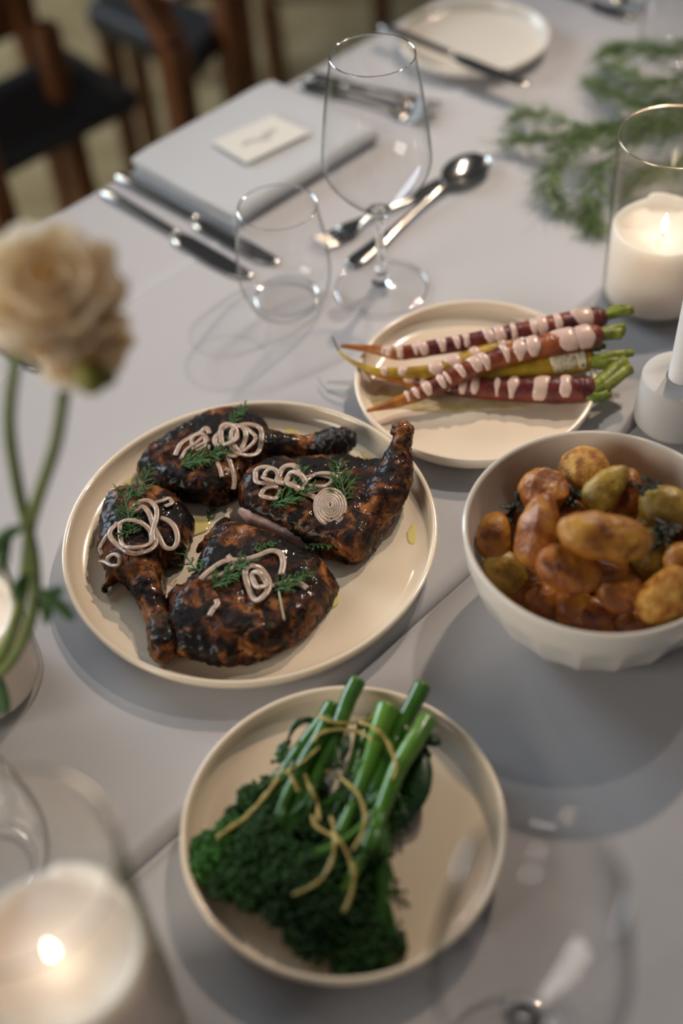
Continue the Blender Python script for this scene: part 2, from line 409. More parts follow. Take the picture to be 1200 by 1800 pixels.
# chair with the black seat, far left
def seat(root, q, z0=T-.335, z1=T-.30):
    V = [np.array([*p[:2], h]) for h in (z0, z1) for p in q]
    bevel(MB().add(V, [(3,2,1,0),(4,5,6,7),(0,1,5,4),(1,2,6,5),(2,3,7,6),(3,0,4,7)]).build('seat', M_leather, root, smooth=False), .012)
pl_, pr_ = onN(8, 392, 1.46), onN(148, 337, 1.66)
root = thing('wooden_chair', (pr_[0], pr_[1], 0), 'brown wooden chair with a black leather seat near the corner of the room', 'chair', 'dining chairs')
c1, c2 = at(-110, 338, -.30), at(246, 158, -.30); c3 = c2 + NX * .22 + AX * .02; c4 = c1 + NX * .22
for q in (pl_, pr_): bevel(stick(MB(), fl0(q), zz(q, T - .18), .018).build('leg', M_wood, root, smooth=False))
for q in (c3 - AX*.06 + NX*.02, c4 + AX*.03 + NX*.02): bevel(stick(MB(), fl0(q), zz(q, T + .02), .018).build('leg', M_wood, root, smooth=False))
seat(root, (c1, c2, c3, c4))
bevel(MB().box((c3 + c4)/2 + np.array([0, 0, .17]) + NX*.03 - AX*.03, (np.linalg.norm(c3-c4)/2, .016, .13), (AX, NX, (0, 0, 1))).build('backrest', M_wood, root, smooth=False))
bevel(stick(MB(), zz(pl_, .25), zz(pr_, .25), .012).build('stretcher', M_wood, root, smooth=False))
# chair behind the napkin, its post bent back at the top
qa, qb = onN(320, 238, 1.42), onN(428, 168, 1.62)
root = thing('wooden_chair', (qa[0], qa[1], 0), 'brown wooden chair whose lit bent post rises behind the folded napkin', 'chair', 'dining chairs')
ta = onN(303, 75, 1.42); tb = onN(262, 0, 1.46); tc = onN(225, -60, 1.50)
bevel(stick(MB(), fl0(qa), ta, .019).build('leg', M_wood, root, smooth=False))
bevel(stick(MB(), ta - (tb - ta) * .05, tc, .021, .016).build('back_post', M_wood, root, smooth=False), .006)
ua = onN(412, 20, 1.62); ub = onN(395, -60, 1.64)
bevel(stick(MB(), fl0(qb), ub, .030, .022).build('leg', M_wood, root, smooth=False))
bevel(stick(MB(), (ta + tc) / 2 + np.array([0, 0, .03]), ub + np.array([0, 0, -.02]), .012, .05).build('backrest', M_wood, root, smooth=False))
sa, sb = onN(335, 78, 1.60), onN(405, 70, 1.66); sa[2] = sb[2] = 0
seat(root, (sa, sb, sb + NX*.30, sa + NX*.30), T-.36, T-.31)
for q in (sa + NX*.27 + AX*.02, sb + NX*.27 - AX*.02): bevel(stick(MB(), fl0(q), zz(q, T - .36), .016).build('leg', M_wood, root, smooth=False))
# a third chair further on
qc = onN(492, 130, 1.86); qd = qc + AX*.42 + NX*.1
root = thing('wooden_chair', (qc[0], qc[1], 0), 'third brown wooden chair past the bent post chair, one reddish leg showing', 'chair', 'dining chairs')
bevel(stick(MB(), fl0(qc), onN(470, 0, 1.86), .017).build('leg', M_wood, root, smooth=False))
for q in (qd, qd + NX*.40, qc + NX*.40): bevel(stick(MB(), fl0(q), zz(q, T - .05), .017).build('leg', M_wood, root, smooth=False))
seat(root, (qc + NX*.03, qd + NX*.03, qd + NX*.4, qc + NX*.4))
bevel(stick(MB(), zz(qc + NX*.42, T-.05), zz(qd + NX*.42, T-.05), .015, .10).build('backrest', M_wood, root, smooth=False))

# ------------------------------------------------------------------ plates and bowl
def plate(name, c, Rr, H, mat, label, cat='plate'):
    k = Rr
    prof = [(0, .003), (k*.60, .003), (k*.62, .0004), (k*.68, .0004), (k*.70, .003), (k*.88, .0048), (k*.95, .008), (k*.985, H*.6), (k, H-.002), (k-.0003, H-.0006), (k-.0012, H), (k-.0028, H), (k-.0040, H-.0008), (k-.0048, H-.003),
            (k*.958, H*.62), (k*.93, H*.45), (k*.90, .0074), (k*.87, .0064), (k*.84, .006), (k*.4, .0058), (0, .0058)]
    return tag(MB().lathe(prof, (c[0], c[1], T), 128).build(name, mat, origin=(c[0], c[1], T)), label, cat)
P_main, P_broc, P_carr = (-.0694, .6235), (-.0150, .3766), (.1190, .7716)
plate('serving_plate', P_main, .140, .022, M_porc, 'large round white serving plate holding the four chicken legs')
plate('serving_plate', P_broc, .1001, .022, M_porc, 'round white plate holding the green broccolini')
plate('serving_plate', P_carr, .0996, .022, M_porc2, 'round cream plate holding the roasted carrots with sauce')
plate('side_plate', (.196, 1.3555), .0865, .018, M_white, 'white side plate at the far setting with a knife across its edge')
BC = np.array([.1705, .5422])
def facet(t, r, z):
    if z > .062 or z < .006 or not (r > .05): return r
    n = 20; a = (t % (2*math.pi/n)) - math.pi/n
    w = min(1, (.062 - z) / .012) * min(1, (z-.006)/.006)
    return r * (1 - w * (1 - math.cos(math.pi/n)/math.cos(a)) * 1.9 - .004*w)
outer = [(0, .003), (.044, .003), (.046, .0004), (.054, .0004), (.060, .005), (.067, .012), (.0745, .022), (.0805, .034), (.0850, .046), (.0875, .055), (.0885, .060), (.0893, .0645), (.0902, .072), (.0910, .080), (.0913, .0835), (.0909, .0850), (.0898, .0856), (.0884, .0850), (.0876, .0835)]
inner = [(.0862, .074), (.0835, .060), (.078, .042), (.069, .025), (.056, .014), (.035, .009), (0, .008)]
bm_ = MB(); bm_.lathe(outer, (*BC, T), 240, facet); bm_.lathe(outer[-1:] + inner, (*BC, T), 240)
bowl = tag(bm_.build('serving_bowl', M_white, origin=(*BC, T), auto=28), 'deep white bowl with a faceted outside, full of roast potatoes', 'bowl')

# ------------------------------------------------------------------ chicken legs
def poly_dist(P, Q):
    """signed inside distance of points P to polygon Q"""
    A = Q; B = np.roll(Q, -1, 0); d = np.full(len(P), 1e9); ins = np.zeros(len(P), bool)
    for a, b in zip(A, B):
        e = b - a; t = np.clip(((P - a) @ e) / (e @ e), 0, 1)
        d = np.minimum(d, np.linalg.norm(P - a - t[:, None] * e, axis=1))
        c = (a[1] > P[:, 1]) != (b[1] > P[:, 1])
        with np.errstate(divide='ignore', invalid='ignore'):
            xx = a[0] + (P[:, 1] - a[1]) * e[0] / e[1]
        ins ^= c & (P[:, 0] < xx)
    return np.where(ins, d, -d)
def remeshed(mb, voxel, it=4):
    me = bpy.data.meshes.new('tmp'); me.from_pydata(np.concatenate(mb.V).tolist(), [], mb.F)
    o = bpy.data.objects.new('tmp', me); COL.objects.link(o)
    r = o.modifiers.new('r', 'REMESH'); r.mode = 'VOXEL'; r.voxel_size = voxel
    s = o.modifiers.new('s', 'SMOOTH'); s.iterations = it; s.factor = .5
    dg = bpy.context.evaluated_depsgraph_get(); e = o.evaluated_get(dg); k = e.to_mesh()
    V = np.array([v.co[:] for v in k.vertices]); N = np.array([v.normal[:] for v in k.vertices]); F = [tuple(q.vertices) for q in k.polygons]
    e.to_mesh_clear(); bpy.data.objects.remove(o); bpy.data.meshes.remove(me)
    return V, N, F
FLOOR = .0062                              # plate floor height
def chicken(outline, chains, label, cap=.0138, seed=0):
    Q = np.array([at(x, y, .014)[:2] for x, y in outline])
    lo, hi = Q.min(0), Q.max(0); g = .0035
    X, Y = np.meshgrid(np.arange(lo[0], hi[0], g), np.arange(lo[1], hi[1], g)); P = np.c_[X.ravel(), Y.ravel()]
    d = poly_dist(P, Q); mb = MB()
    for p_, dd in zip(P, d):
        if dd > .0022:
            r = min(dd, cap) ; h = fbm((p_[0], p_[1], seed), 28, 2) * .004
            r2 = max(.0025, min(r * .92 + .0015 + (h if r > .008 else 0), cap))
            mb.ico((p_[0], p_[1], T + FLOOR + r2 * .95), (min(r, r2), min(r, r2), r2), 1)
    for ch in chains:
        S = spline([[*at(x, y, z), r] for x, y, z, r in ch], 14)
        for q in S: mb.ico(q[:3], q[3], 2)
    V, N, F = remeshed(mb, .0017, 5)
    for i in range(len(V)):
        f = fbm(V[i] + seed, 60, 2) * .0011 + fbm(V[i] + seed, 230, 3) * .0010 + max(0, fbm(V[i] - seed, 330, 2) - .35) * .0022
        V[i] += N[i] * f
    V[:, 2] = np.maximum(V[:, 2], T + FLOOR)
    o = MB().add(V, F).build('chicken_leg', M_skin)
    return tag(o, label, 'chicken', 'roast chicken legs')
legA = chicken([(238,818),(243,838),(262,855),(290,869),(330,878),(380,882),(412,874),(432,852),(448,828),(470,812),(480,800),(478,770),(470,752),(450,742),(430,735),(400,730),(370,737),(340,752),(310,770),(280,788),(255,803)],
               [[(455,782,.020,.015),(500,783,.018,.0105),(535,783,.017,.0085),(560,782,.018,.0105),(590,777,.019,.0115),(604,776,.019,.0090)]],
               'charred roast chicken leg at the top of the plate, blackened bone end pointing right', seed=1)
legB = chicken([(418,880),(420,862),(435,842),(452,828),(480,820),(530,818),(570,817),(605,815),(640,810),(670,820),(705,838),(714,848),(712,870),(700,895),(690,915),(665,950),(648,972),(628,992),(610,985),(575,975),(540,962),(500,942),(460,926),(430,906)],
               [[(672,880,.024,.0165),(692,840,.028,.0150),(700,808,.034,.0115),(704,780,.042,.0085),(706,766,.045,.0078),(707,758,.047,.0085)]],
               'roast chicken leg with its shank bone standing up over the plate rim', seed=2)
legC = chicken([(180,900),(195,878),(215,866),(250,866),(285,872),(310,880),(332,897),(344,920),(340,945),(330,965),(327,985),(302,993),(286,990),(290,1010),(292,1032),(278,1045),(250,1052),(226,1036),(204,1016),(196,1022),(184,1040),(171,1043),(174,1030),(186,1004),(174,985),(172,962)],
               [[(245,985,.022,.0165),(258,1030,.020,.0125),(272,1070,.018,.0095),(282,1105,.018,.0105),(288,1132,.018,.0115),(284,1146,.016,.0080)]],
               'roast chicken leg at the left of the plate, shank pointing down', seed=3)
legD = chicken([(289,1045),(317,1031),(327,1038),(348,1029),(347,992),(358,976),(347,969),(366,959),(380,938),(394,916),(427,927),(473,950),(529,973),(562,992),(590,1015),(597,1025),(585,1053),(562,1085),(520,1127),(473,1150),(427,1163),(371,1154),(322,1150),(302,1120),(292,1080)],
               [[(330,1090,.020,.014),(318,1050,.018,.0095)], [(330,1130,.016,.011),(400,1142,.016,.013)], [(396,919,.010,.005),(372,943,.008,.0042),(350,967,.006,.003)], [(470,950,.020,.008),(380,1000,.024,.009),(330,1060,.022,.010)]],
               'blackened roast chicken leg nearest the plate front, flat triangular corner at its left', seed=4)
LEGS = [legA, legB, legC, legD]
mb = MB()                                   # the pale cut side of leg B
Pc = spline([at(x, y, z) for x, y, z in ((421,897,.016),(448,913,.0155),(480,929,.015),(513,944,.0145),(548,957,.014),(583,970,.013))], 24)
mb.tube(Pc, np.interp(np.linspace(0, 1, len(Pc)), [0, .15, .6, 1], [.002, .0050, .0054, .002]), np.interp(np.linspace(0, 1, len(Pc)), [0, .15, .6, 1], [.003, .0075, .0078, .003]), 12)
tag(mb.build('cut_meat', M_meat, legB), 'pale pink cut meat along the lower edge')
mb = MB()
for x, y, z, r in ((592,776,.021,.0118),(604,775,.019,.0100),(575,782,.020,.0112)): mb.ico(at(x, y, z), r, 3)
V, N, F = remeshed(mb, .0012, 3)
for i in range(len(V)): V[i] += N[i] * fbm(V[i], 200, 3) * .002
tag(MB().add(V, F).build('bone_end', plain('black_char', (.010, .008, .008), .38, .6, 400), legA), 'black charred knuckle')
mb = MB()
for x, y, z, r in ((700,757,.047,.0058),(713,758,.047,.0062),(708,766,.044,.0066)): mb.ico(at(x, y, z), r, 3)
V, N, F = remeshed(mb, .0011, 2)
for i in range(len(V)): V[i] += N[i] * fbm(V[i], 220, 3) * .0016
tag(MB().add(V, F).build('bone_end', M_bone, legB), 'dark burnt knuckle')
BV = world_bvh(LEGS)

# shallot rings: photo path of each loop lying on the meat
def ring(leg, spec, label, rw=.0019, lift=.0012, rh=.0007, mix=.65):
    rw *= 1.12
    if isinstance(spec, tuple):
        cx, cy, rx, ry, rot = spec; a = R(rot); pts = []
        for k in range(14):
            t = 2 * math.pi * k / 14; u, v = rx * math.cos(t), ry * math.sin(t)
            pts.append((cx + u * math.cos(a) - v * math.sin(a), cy + u * math.sin(a) + v * math.cos(a)))
        w = [(p[0] + rx * .10 * math.sin(k * 2 * math.pi * 3 / 14 + cx), p[1] + ry * .10 * math.sin(k * 2 * math.pi * 2 / 14 + cy)) for k, p in enumerate(pts)]
        P = draped(BV, w, lift, mix, 84, True); P[:, 2] += .0012 * np.sin(np.arange(len(P)) * 2 * math.pi * 2 / len(P) + cx)
        o = MB().tube(P, rw, rh, 8, True).build('shallot_ring', M_shallot)
    else:
        P = draped(BV, spec, lift, mix, 40)
        o = MB().tube(P, rw, rh, 8).build('shallot_ring', M_shallot)
    return tag(o, label, 'shallot', leg)
gA, gB, gC, gD = ['shallots on the ' + s + ' leg' for s in ('top', 'upright boned', 'left', 'front')]
ring(gA, (405,772,26,26,0), 'large shallot ring on the top leg, left of the widest loop', lift=.003)
ring(gA, (402,764,15,17,20), 'small shallot ring nested inside the large ring, top leg', lift=.0055)
ring(gA, (432,772,30,27,10), 'widest shallot ring on the top leg, at the right', lift=.002)
ring(gA, (428,770,20,21,0), 'inner shallot ring within the widest loop, top leg', .0015, .004)
ring(gA, [(308,800),(318,780),(336,768),(352,760),(362,752),(368,762)], 'thin shallot strand at the left end of the top leg cluster')
ring(gA, [(318,806),(328,790),(345,778),(358,768),(360,782),(345,792)], 'second thin strand beside the left end, top leg', .0014, .003)
ring(gA, (350,775,16,9,-35), 'narrow pale shallot loop above the dill, top leg', .0014, .003)
ring(gA, [(393,785),(402,805),(408,825),(412,842),(410,860)], 'shallot strip hanging down the front side of the top leg', .0017)
ring(gA, [(378,806),(386,822),(390,838)], 'short shallot strip beside the hanging strip, top leg', .0015)
ring(gB, (470,838,24,14,10), 'shallot ring at the left end of the boned leg pile', lift=.003)
ring(gB, (475,836,13,10,0), 'small ring inside the left ring, boned leg pile', .0016, .0055)
ring(gB, (505,836,19,15,-30), 'crumpled shallot ring in the middle of the boned leg pile', .0022, .004)
ring(gB, (520,845,18,12,35), 'tilted shallot ring crossing the middle of the boned leg pile', .0021, .006)
ring(gB, (562,844,28,11,-8), 'wide flat shallot ring at the right of the boned leg pile', .0017, .003)
ring(gB, (548,850,34,14,-12), 'outer loop around the wide flat ring, boned leg', .0016, .002)
ring(gB, (475,866,17,10,-5), 'low shallot ring below the pile, touching the dill on the boned leg', .0019, .002)
ring(gB, [(516,862),(532,866),(546,870),(555,875)], 'short shallot strip left of the round slice', .0023, .002)
mb = MB(); cS = hit(BV, 580, 893)           # round slice with its own layers
ax1 = at(580, 862, cS[2]-T+.004) - at(580, 924, cS[2]-T-.002); ax2 = at(606, 893, cS[2]-T) - at(553, 893, cS[2]-T+.002)
nn = np.cross(ax2, ax1); nn /= np.linalg.norm(nn)
for k, f in enumerate((1, .82, .64, .47, .32, .18)):
    Pk = [cS + nn * (.0022 + .0004 * k) + f * (.5 * ax1 * math.cos(t) + .5 * ax2 * math.sin(t)) for t in np.linspace(0, 2*math.pi, 41)[:-1]]
    mb.tube(Pk, .0016, .0006, 8, True, nn)
Vd = [cS + nn * .0018] + [cS + nn * .0018 + .97 * (.5 * ax1 * math.cos(t) + .5 * ax2 * math.sin(t)) for t in np.linspace(0, 2*math.pi, 41)[:-1]]
mb.add(Vd, [(0, 1 + k, 1 + (k + 1) % 40) for k in range(40)])
tag(mb.build('shallot_slice', M_shallot), 'whole round shallot slice with concentric layers on the boned leg', 'shallot', gB)
ring(gC, (234,944,38,29,15), 'largest shallot loop on the left leg, at its lower left', .0018, .002)
ring(gC, (238,940,31,23,15), 'second loop nested in the largest loop, left leg', .0016, .0035)
ring(gC, [(232,895),(245,882),(262,880),(274,892),(275,910),(268,935),(270,952)], 'tall shallot arch over the left leg', .0018, .004)
ring(gC, [(236,900),(250,890),(262,902),(270,925),(280,945),(290,962),(305,963),(312,948),(308,928),(296,915),(282,910)], 'long looping shallot strand at the right of the left leg', .0019, .003)
ring(gC, [(272,884),(285,880),(296,876),(302,884),(290,890)], 'torn shallot scrap at the top right of the left leg', .0017, .002)
ring(gC, [(176,985),(186,988),(196,993),(208,992),(211,980),(202,974),(192,978),(188,986)], 'small curled shallot ring at the outer edge of the left leg', .0017, .0015)
ring(gC, [(180,975),(176,962),(186,945),(198,930),(206,918)], 'thin shallot strand along the outer edge of the left leg', .0017, .001)
ring(gD, [(352,1018),(372,1000),(395,986),(425,984),(450,978),(475,968),(492,972),(498,988),(494,1010)], 'long shallot arch across the front leg', .0021, .003)
ring(gD, (452,1022,19,30,-12), 'oval shallot ring in the middle of the front leg', .0021, .003)
ring(gD, (456,1020,10,15,-40), 'small ring inside the oval ring, front leg', .0019, .005)
ring(gD, [(420,994),(408,985),(400,976)], 'short pale strip above the arch, front leg', .0019, .002)
ring(gD, [(352,1016),(372,1014),(392,1008),(412,996)], 'straight shallot strand at the left of the front leg', .0018, .002)
ring(gD, [(368,1082),(374,1072),(382,1062),(380,1054)], 'lone pale shallot scrap low on the front leg', .0019, .001)
ring(gD, [(478,1030),(500,1024),(520,1022),(540,1034)], 'shallot strip under the right dill sprig, front leg', .0020, .001)

# dill
def dill(c, size, direction, label, n=9, stem=None, seed=0, bv=None, group='dill sprigs on the chicken', lift=.004, name='dill_sprig'):
    rnd = random.Random(seed); bv = bv or BV
    p0 = hit(bv, *c); p0 = p0 + np.array([0, 0, lift * .6])
    root = thing(name, p0, label, 'herb', group)
    a = R(direction)                        # photo direction of the tip
    q = hit(bv, c[0] + size * math.cos(a), c[1] - size * math.sin(a)); q[2] = max(q[2], p0[2] - .006) + lift
    s0 = hit(bv, c[0] - size * .7 * math.cos(a), c[1] + size * .7 * math.sin(a)); s0[2] = max(s0[2], p0[2] - .008) + .001
    S = spline([s0, p0, q], 14); MB().tube(S, .0006, n=5).build('stem', M_dill, root)
    L = np.linalg.norm(q - s0); fm = MB(); d0 = (q - s0) / L; side = np.cross(d0, [0, 0, 1]); side /= np.linalg.norm(side)
    for i in range(n):
        b = S[int((i + 1) / n * (len(S) - 1))]
        for sg in (-1, 1):
            ang = rnd.uniform(.5, 1.0) * sg; l = L * rnd.uniform(.22, .42) * (1.15 - .5 * i / n)
            bd = d0 * math.cos(ang) + side * math.sin(ang) + np.array([0, 0, rnd.uniform(-.05, .35)])
            for k in range(8):
                u = (k + 1) / 8; st = b + bd * l * u * .8; an2 = ang + rnd.uniform(-.8, .8)
                e = st + (d0 * math.cos(an2) + side * math.sin(an2) + np.array([0, 0, rnd.uniform(-.35, .4)])) * l * rnd.uniform(.25, .5)
                fm.tube([st, (st + e) / 2 + np.array([0, 0, .0004]), e], [.00042, .0004, .00018], n=3, cap=False)
            fm.tube([b, b + bd * l * .5, b + bd * l], [.0005, .0004, .0002], n=3, cap=False)
    fm.build('fronds', M_dill, root)['kind'] = 'stuff'
    if stem:
        SP = np.array([hit(bv, *s) + np.array([0, 0, .0015]) for s in stem])
        tag(MB().tube(spline(SP, 10), [.0009] * len(spline(SP, 10)), n=6).build('stalk', M_dillstem, root), 'pale bare stalk')
    return root
dill((414,740), 22, 40, 'small dill tip on the topmost shallot ring', 6, seed=1, lift=.006)
dill((350,812), 46, 12, 'large dark dill sprig on the middle of the top leg', 11, seed=2, lift=.005)
dill((382,800), 26, 60, 'dill tip right of the large sprig on the top leg', 6, seed=3)
dill((370,906), 17, 75, 'tiny dill leaf lying on the bare plate between the legs', 4, seed=4, lift=.001)
dill((602,858), 36, 105, 'dill sprig right of the round slice on the boned leg', 8, seed=5)
dill((505,880), 46, 20, 'large dill sprig across the middle of the boned leg', 11, seed=6, lift=.005)
dill((520,862), 30, 70, 'dill tip rising from the shallot pile on the boned leg', 6, seed=16, lift=.005)
dill((553,960), 28, -10, 'dill sprig on the cut edge of the boned leg', 7, seed=7)
dill((243,868), 30, 30, 'uppermost dill sprig on the left leg', 7, seed=8)
dill((226,908), 34, 100, 'middle dill sprig beside the arch on the left leg', 8, seed=9, lift=.005)
dill((236,935), 26, 210, 'lowest dill sprig inside the shallot loops on the left leg', 7, seed=10, lift=.005)
dill((398,1018), 42, 35, 'large dark dill sprig on the left of the front leg', 11, seed=11, lift=.004)
dill((505,1030), 38, 25, 'dill sprig with a pale stalk on the right of the front leg', 9, [(490,1040),(494,1062),(500,1092)], seed=12)
dill((458,964), 20, 20, 'small flat dill leaf at the top edge of the front leg', 5, seed=13, lift=.001)
dill((346,1004), 14, 190, 'dill scrap at the left corner of the front leg', 4, seed=14, lift=.001)

# oil puddles on the plate
def puddle(name, c, rx, ry, rot, mat, label, cat, group=None, z=.0062, h=.0007, seed=0, amp=.25):
    p0 = at(*c, z); a = R(rot); V = []; n = 40
    for k, (f, hh) in enumerate(((1.0, 0), (.93, .7), (.7, 1), (.35, 1))):
        for i in range(n):
            t = 2 * math.pi * i / n; w = 1 + amp * noise.noise(Vector((math.cos(t) * 1.6, math.sin(t) * 1.6, seed * 3.1)))
            u, v = rx * f * w * math.cos(t), ry * f * w * math.sin(t)
            q = at(c[0] + u * math.cos(a) - v * math.sin(a), c[1] + u * math.sin(a) + v * math.cos(a), z + hh * h); V.append(q)
    V.append(at(*c, z + h)); F = []
    for k in range(3): F += [(k*n+i, k*n+(i+1) % n, (k+1)*n+(i+1) % n, (k+1)*n+i) for i in range(n)]
    F += [(3*n+i, 3*n+(i+1) % n, 4*n) for i in range(n)]
    return tag(MB().add(V, [f[::-1] for f in F]).build(name, mat), label, cat, group)
gO = 'oil spots on the serving plate'
puddle('oil_spot', (511,752), 13, 17, 0, M_oil, 'yellow oil spot behind the top leg shank', 'oil', gO, seed=1)
puddle('oil_spot', (646,794), 17, 12, 30, M_oil, 'yellow oil spot left of the upright bone', 'oil', gO, seed=2)
puddle('oil_spot', (728,938), 13, 20, 10, M_oil, 'yellow oil spot at the right rim of the plate', 'oil', gO, seed=3)
puddle('oil_spot', (205,862), 46, 12, -52, M_oil, 'long yellow oil smear beside the top leg tip', 'oil', gO, seed=4)
puddle('oil_spot', (156,955), 15, 9, -60, M_oil, 'faint oil spot near the left rim of the plate', 'oil', gO, seed=5)
puddle('oil_spot', (586,1058), 16, 7, -50, M_oil, 'oil spot at the right end of the front leg', 'oil', gO, seed=6)
puddle('oil_spot', (345,925), 26, 14, -20, M_oil, 'oil pool in the gap between the legs', 'oil', gO, seed=7)

# ------------------------------------------------------------------ carrots
CARR = []
def carrot(path, mat, label, greens, sauce, gm=M_top, tipmat=None, smat=M_sauce, tipn=.22, seed=0):
    """path: (px, py, z, radius)"""
    rnd = random.Random(seed)
    P = spline([[*at(x, y, z), r] for x, y, z, r in path], 48)
    b = P[len(P)//2]; root = thing('roasted_carrot', (b[0], b[1], b[2] - b[3]), label, 'carrot', 'roasted carrots')
    k = int(len(P) * (1 - tipn)) if tipmat else len(P)
    rr = P[:, 3] * np.array([1 + .07 * noise.noise(Vector((i * .7, seed, 0))) for i in range(len(P))])
    body = MB().tube(P[:k+1, :3], rr[:k+1], n=16)
    d0 = P[0, :3] - P[1, :3]; d0 /= np.linalg.norm(d0)
    body.ico(P[0, :3], rr[0] * np.array([.98, .98, .98]), 2)
    o = body.build('root', mat, root); CARR.append(o)
    if tipmat: MB().tube(P[k-1:, :3], rr[k-1:] * 1.02, n=12).build('tip', tipmat, root)
    for g in greens:                        # cut leaf stalks
        S = spline([[*at(x, y, z), r] for x, y, z, r in g], 8)
        gb = MB()
        for j in range(4):
            off = np.array([rnd.uniform(-1, 1), rnd.uniform(-1, 1), rnd.uniform(-1, 1)]) * S[:, 3].mean() * .55
            Q = S[:, :3] + off * np.linspace(.3, 1.25, len(S))[:, None]
            Q[-1] += d0 * rnd.uniform(-.002, .003); gb.tube(Q, S[:, 3] * rnd.uniform(.70, .92), n=7)
        gb.build('leaf_stalk', gm, root)
    # sauce stripes wrapped over the upper side
    tg = np.gradient(P[:, :3], axis=0); tg /= np.linalg.norm(tg, axis=1)[:, None]
    for f, w in sauce:
        i0 = f * (len(P) - 1); V = []; nU, nV = 9, 15; half = w / np.linalg.norm(np.diff(P[:, :3], axis=0), axis=1).mean() / 2
        a0, a1 = rnd.uniform(-1.5, -1.0), rnd.uniform(1.2, 2.1); sk = rnd.uniform(-.35, .35)
        for v in range(nV):
            vv = v / (nV - 1); ang = a0 + (a1 - a0) * vv
            ww = half * (.55 + .45 * math.sin(math.pi * vv)) * (1 + .45 * noise.noise(Vector((vv * 3, f * 40, seed)))) 
            for u in range(nU):
                uu = u / (nU - 1) * 2 - 1
                x = min(max(i0 + uu * ww + sk * half * (vv - .5) * 2, 0), len(P) - 1.001); i = int(x); q = x - i
                c_ = P[i, :3] * (1 - q) + P[i+1, :3] * q; r_ = rr[i] * (1 - q) + rr[i+1] * q
                upv = np.array([0, -.35, 1.0]); sd = np.cross(tg[i], upv); sd /= np.linalg.norm(sd); uv = np.cross(sd, tg[i])
                th_ = .0017 * math.sqrt(max(0, 1 - uu * uu)) * min(1, 4 * (1 - vv) + .25, 6 * vv + .2)
                V.append(c_ + (uv * math.cos(ang) + sd * math.sin(ang)) * (r_ - .0003 + th_))
        F = [(v*nU+u, v*nU+u+1, (v+1)*nU+u+1, (v+1)*nU+u) for v in range(nV-1) for u in range(nU-1)]
        MB().add(V, F).build('sauce_stripe', smat, root)
    return root
stripes = lambda a, b, n, w, s=0: [(a + (b - a) * i / (n - 1) + .012 * math.sin(i * 2.3 + s), w * (1 + .35 * math.sin(i * 1.7 + s))) for i in range(n)]
carrot([(1048,560,.036,.0100),(1000,568,.035,.0098),(930,582,.033,.0088),(850,597,.031,.0078),(770,610,.029,.0068),(700,621,.027,.0058),(655,614,.0265,.0036),(598,608,.028,.0016)], M_carrot_p,
       'dark red carrot furthest back on the plate, orange end at the leaves', [[(1050,560,.037,.006),(1075,553,.038,.0055),(1102,547,.041,.006)]],
       [(.085, .020)] + stripes(.19, .80, 14, .0066), M_top, M_carrot_o, tipn=.26, seed=1)
carrot([(1040,592,.040,.0105),(990,602,.040,.0105),(900,622,.038,.0088),(820,651,.034,.0076),(763,681,.026,.0066),(700,706,.020,.0045),(645,722,.0225,.0014)], M_carrot_r,
       'long reddish carrot laid diagonally on top, tip toward the chicken plate', [[(1045,590,.040,.006),(1068,584,.040,.0062),(1090,581,.041,.006)]],
       [(.07, .026), (.16, .018)] + stripes(.26, .80, 11, .0068, 1), M_top, M_carrot_o, tipn=.24, seed=2)
carrot([(1010,612,.022,.0085),(950,605,.024,.0085),(880,612,.026,.0078),(820,632,.025,.0070),(760,652,.023,.0058),(690,655,.022,.0042),(640,646,.024,.0028),(600,622,.028,.0011),(584,592,.031,.0006)], M_carrot_y,
       'yellow carrot between the two red ones, thin black tail over the rim', [[(1012,614,.022,.0045),(1040,612,.023,.004),(1058,612,.024,.003)]],
       stripes(.18, .66, 7, .0095, 2), M_topd, M_char, tipn=.10, seed=3)
carrot([(1028,634,.024,.0095),(985,640,.023,.0098),(930,648,.021,.0090),(880,657,.019,.0075),(800,672,.015,.0055),(720,672,.013,.0040),(640,650,.021,.0018)], M_carrot_y,
       'short yellow carrot under thick speckled white sauce', [[(1030,634,.025,.006),(1055,636,.026,.007),(1080,630,.028,.006),(1103,629,.030,.004)]],
       [(.05, .020), (.12, .022), (.19, .020)], M_top, M_carrot_o, smat=M_herbsauce, tipn=.35, seed=4)
carrot([(1028,684,.022,.0110),(975,686,.020,.0112),(900,685,.018,.0098),(840,684,.017,.0080),(790,681,.015,.0062),(720,668,.014,.0044),(665,655,.016,.0028),(622,640,.023,.0012)], M_carrot_p,
       'thick blackish purple carrot nearest the front of the plate', [[(1032,690,.022,.006),(1050,680,.024,.007),(1072,662,.026,.007),(1092,642,.029,.006)],[(1030,695,.020,.005),(1045,700,.020,.005),(1062,694,.021,.004)]],
       [(.10, .010), (.19, .010)] + stripes(.28, .80, 8, .0072, 3), M_top, M_carrot_o, tipn=.22, seed=5)
puddle('sauce_pool', (845,705), 150, 17, -2, M_pool, 'thin pinkish sauce pooled along the front of the carrots', 'sauce', seed=8, h=.0008)
puddle('sauce_pool', (690,698), 42, 22, -15, M_pool, 'yellow oily sauce under the carrot tips', 'sauce', seed=9, h=.0008, amp=.6)

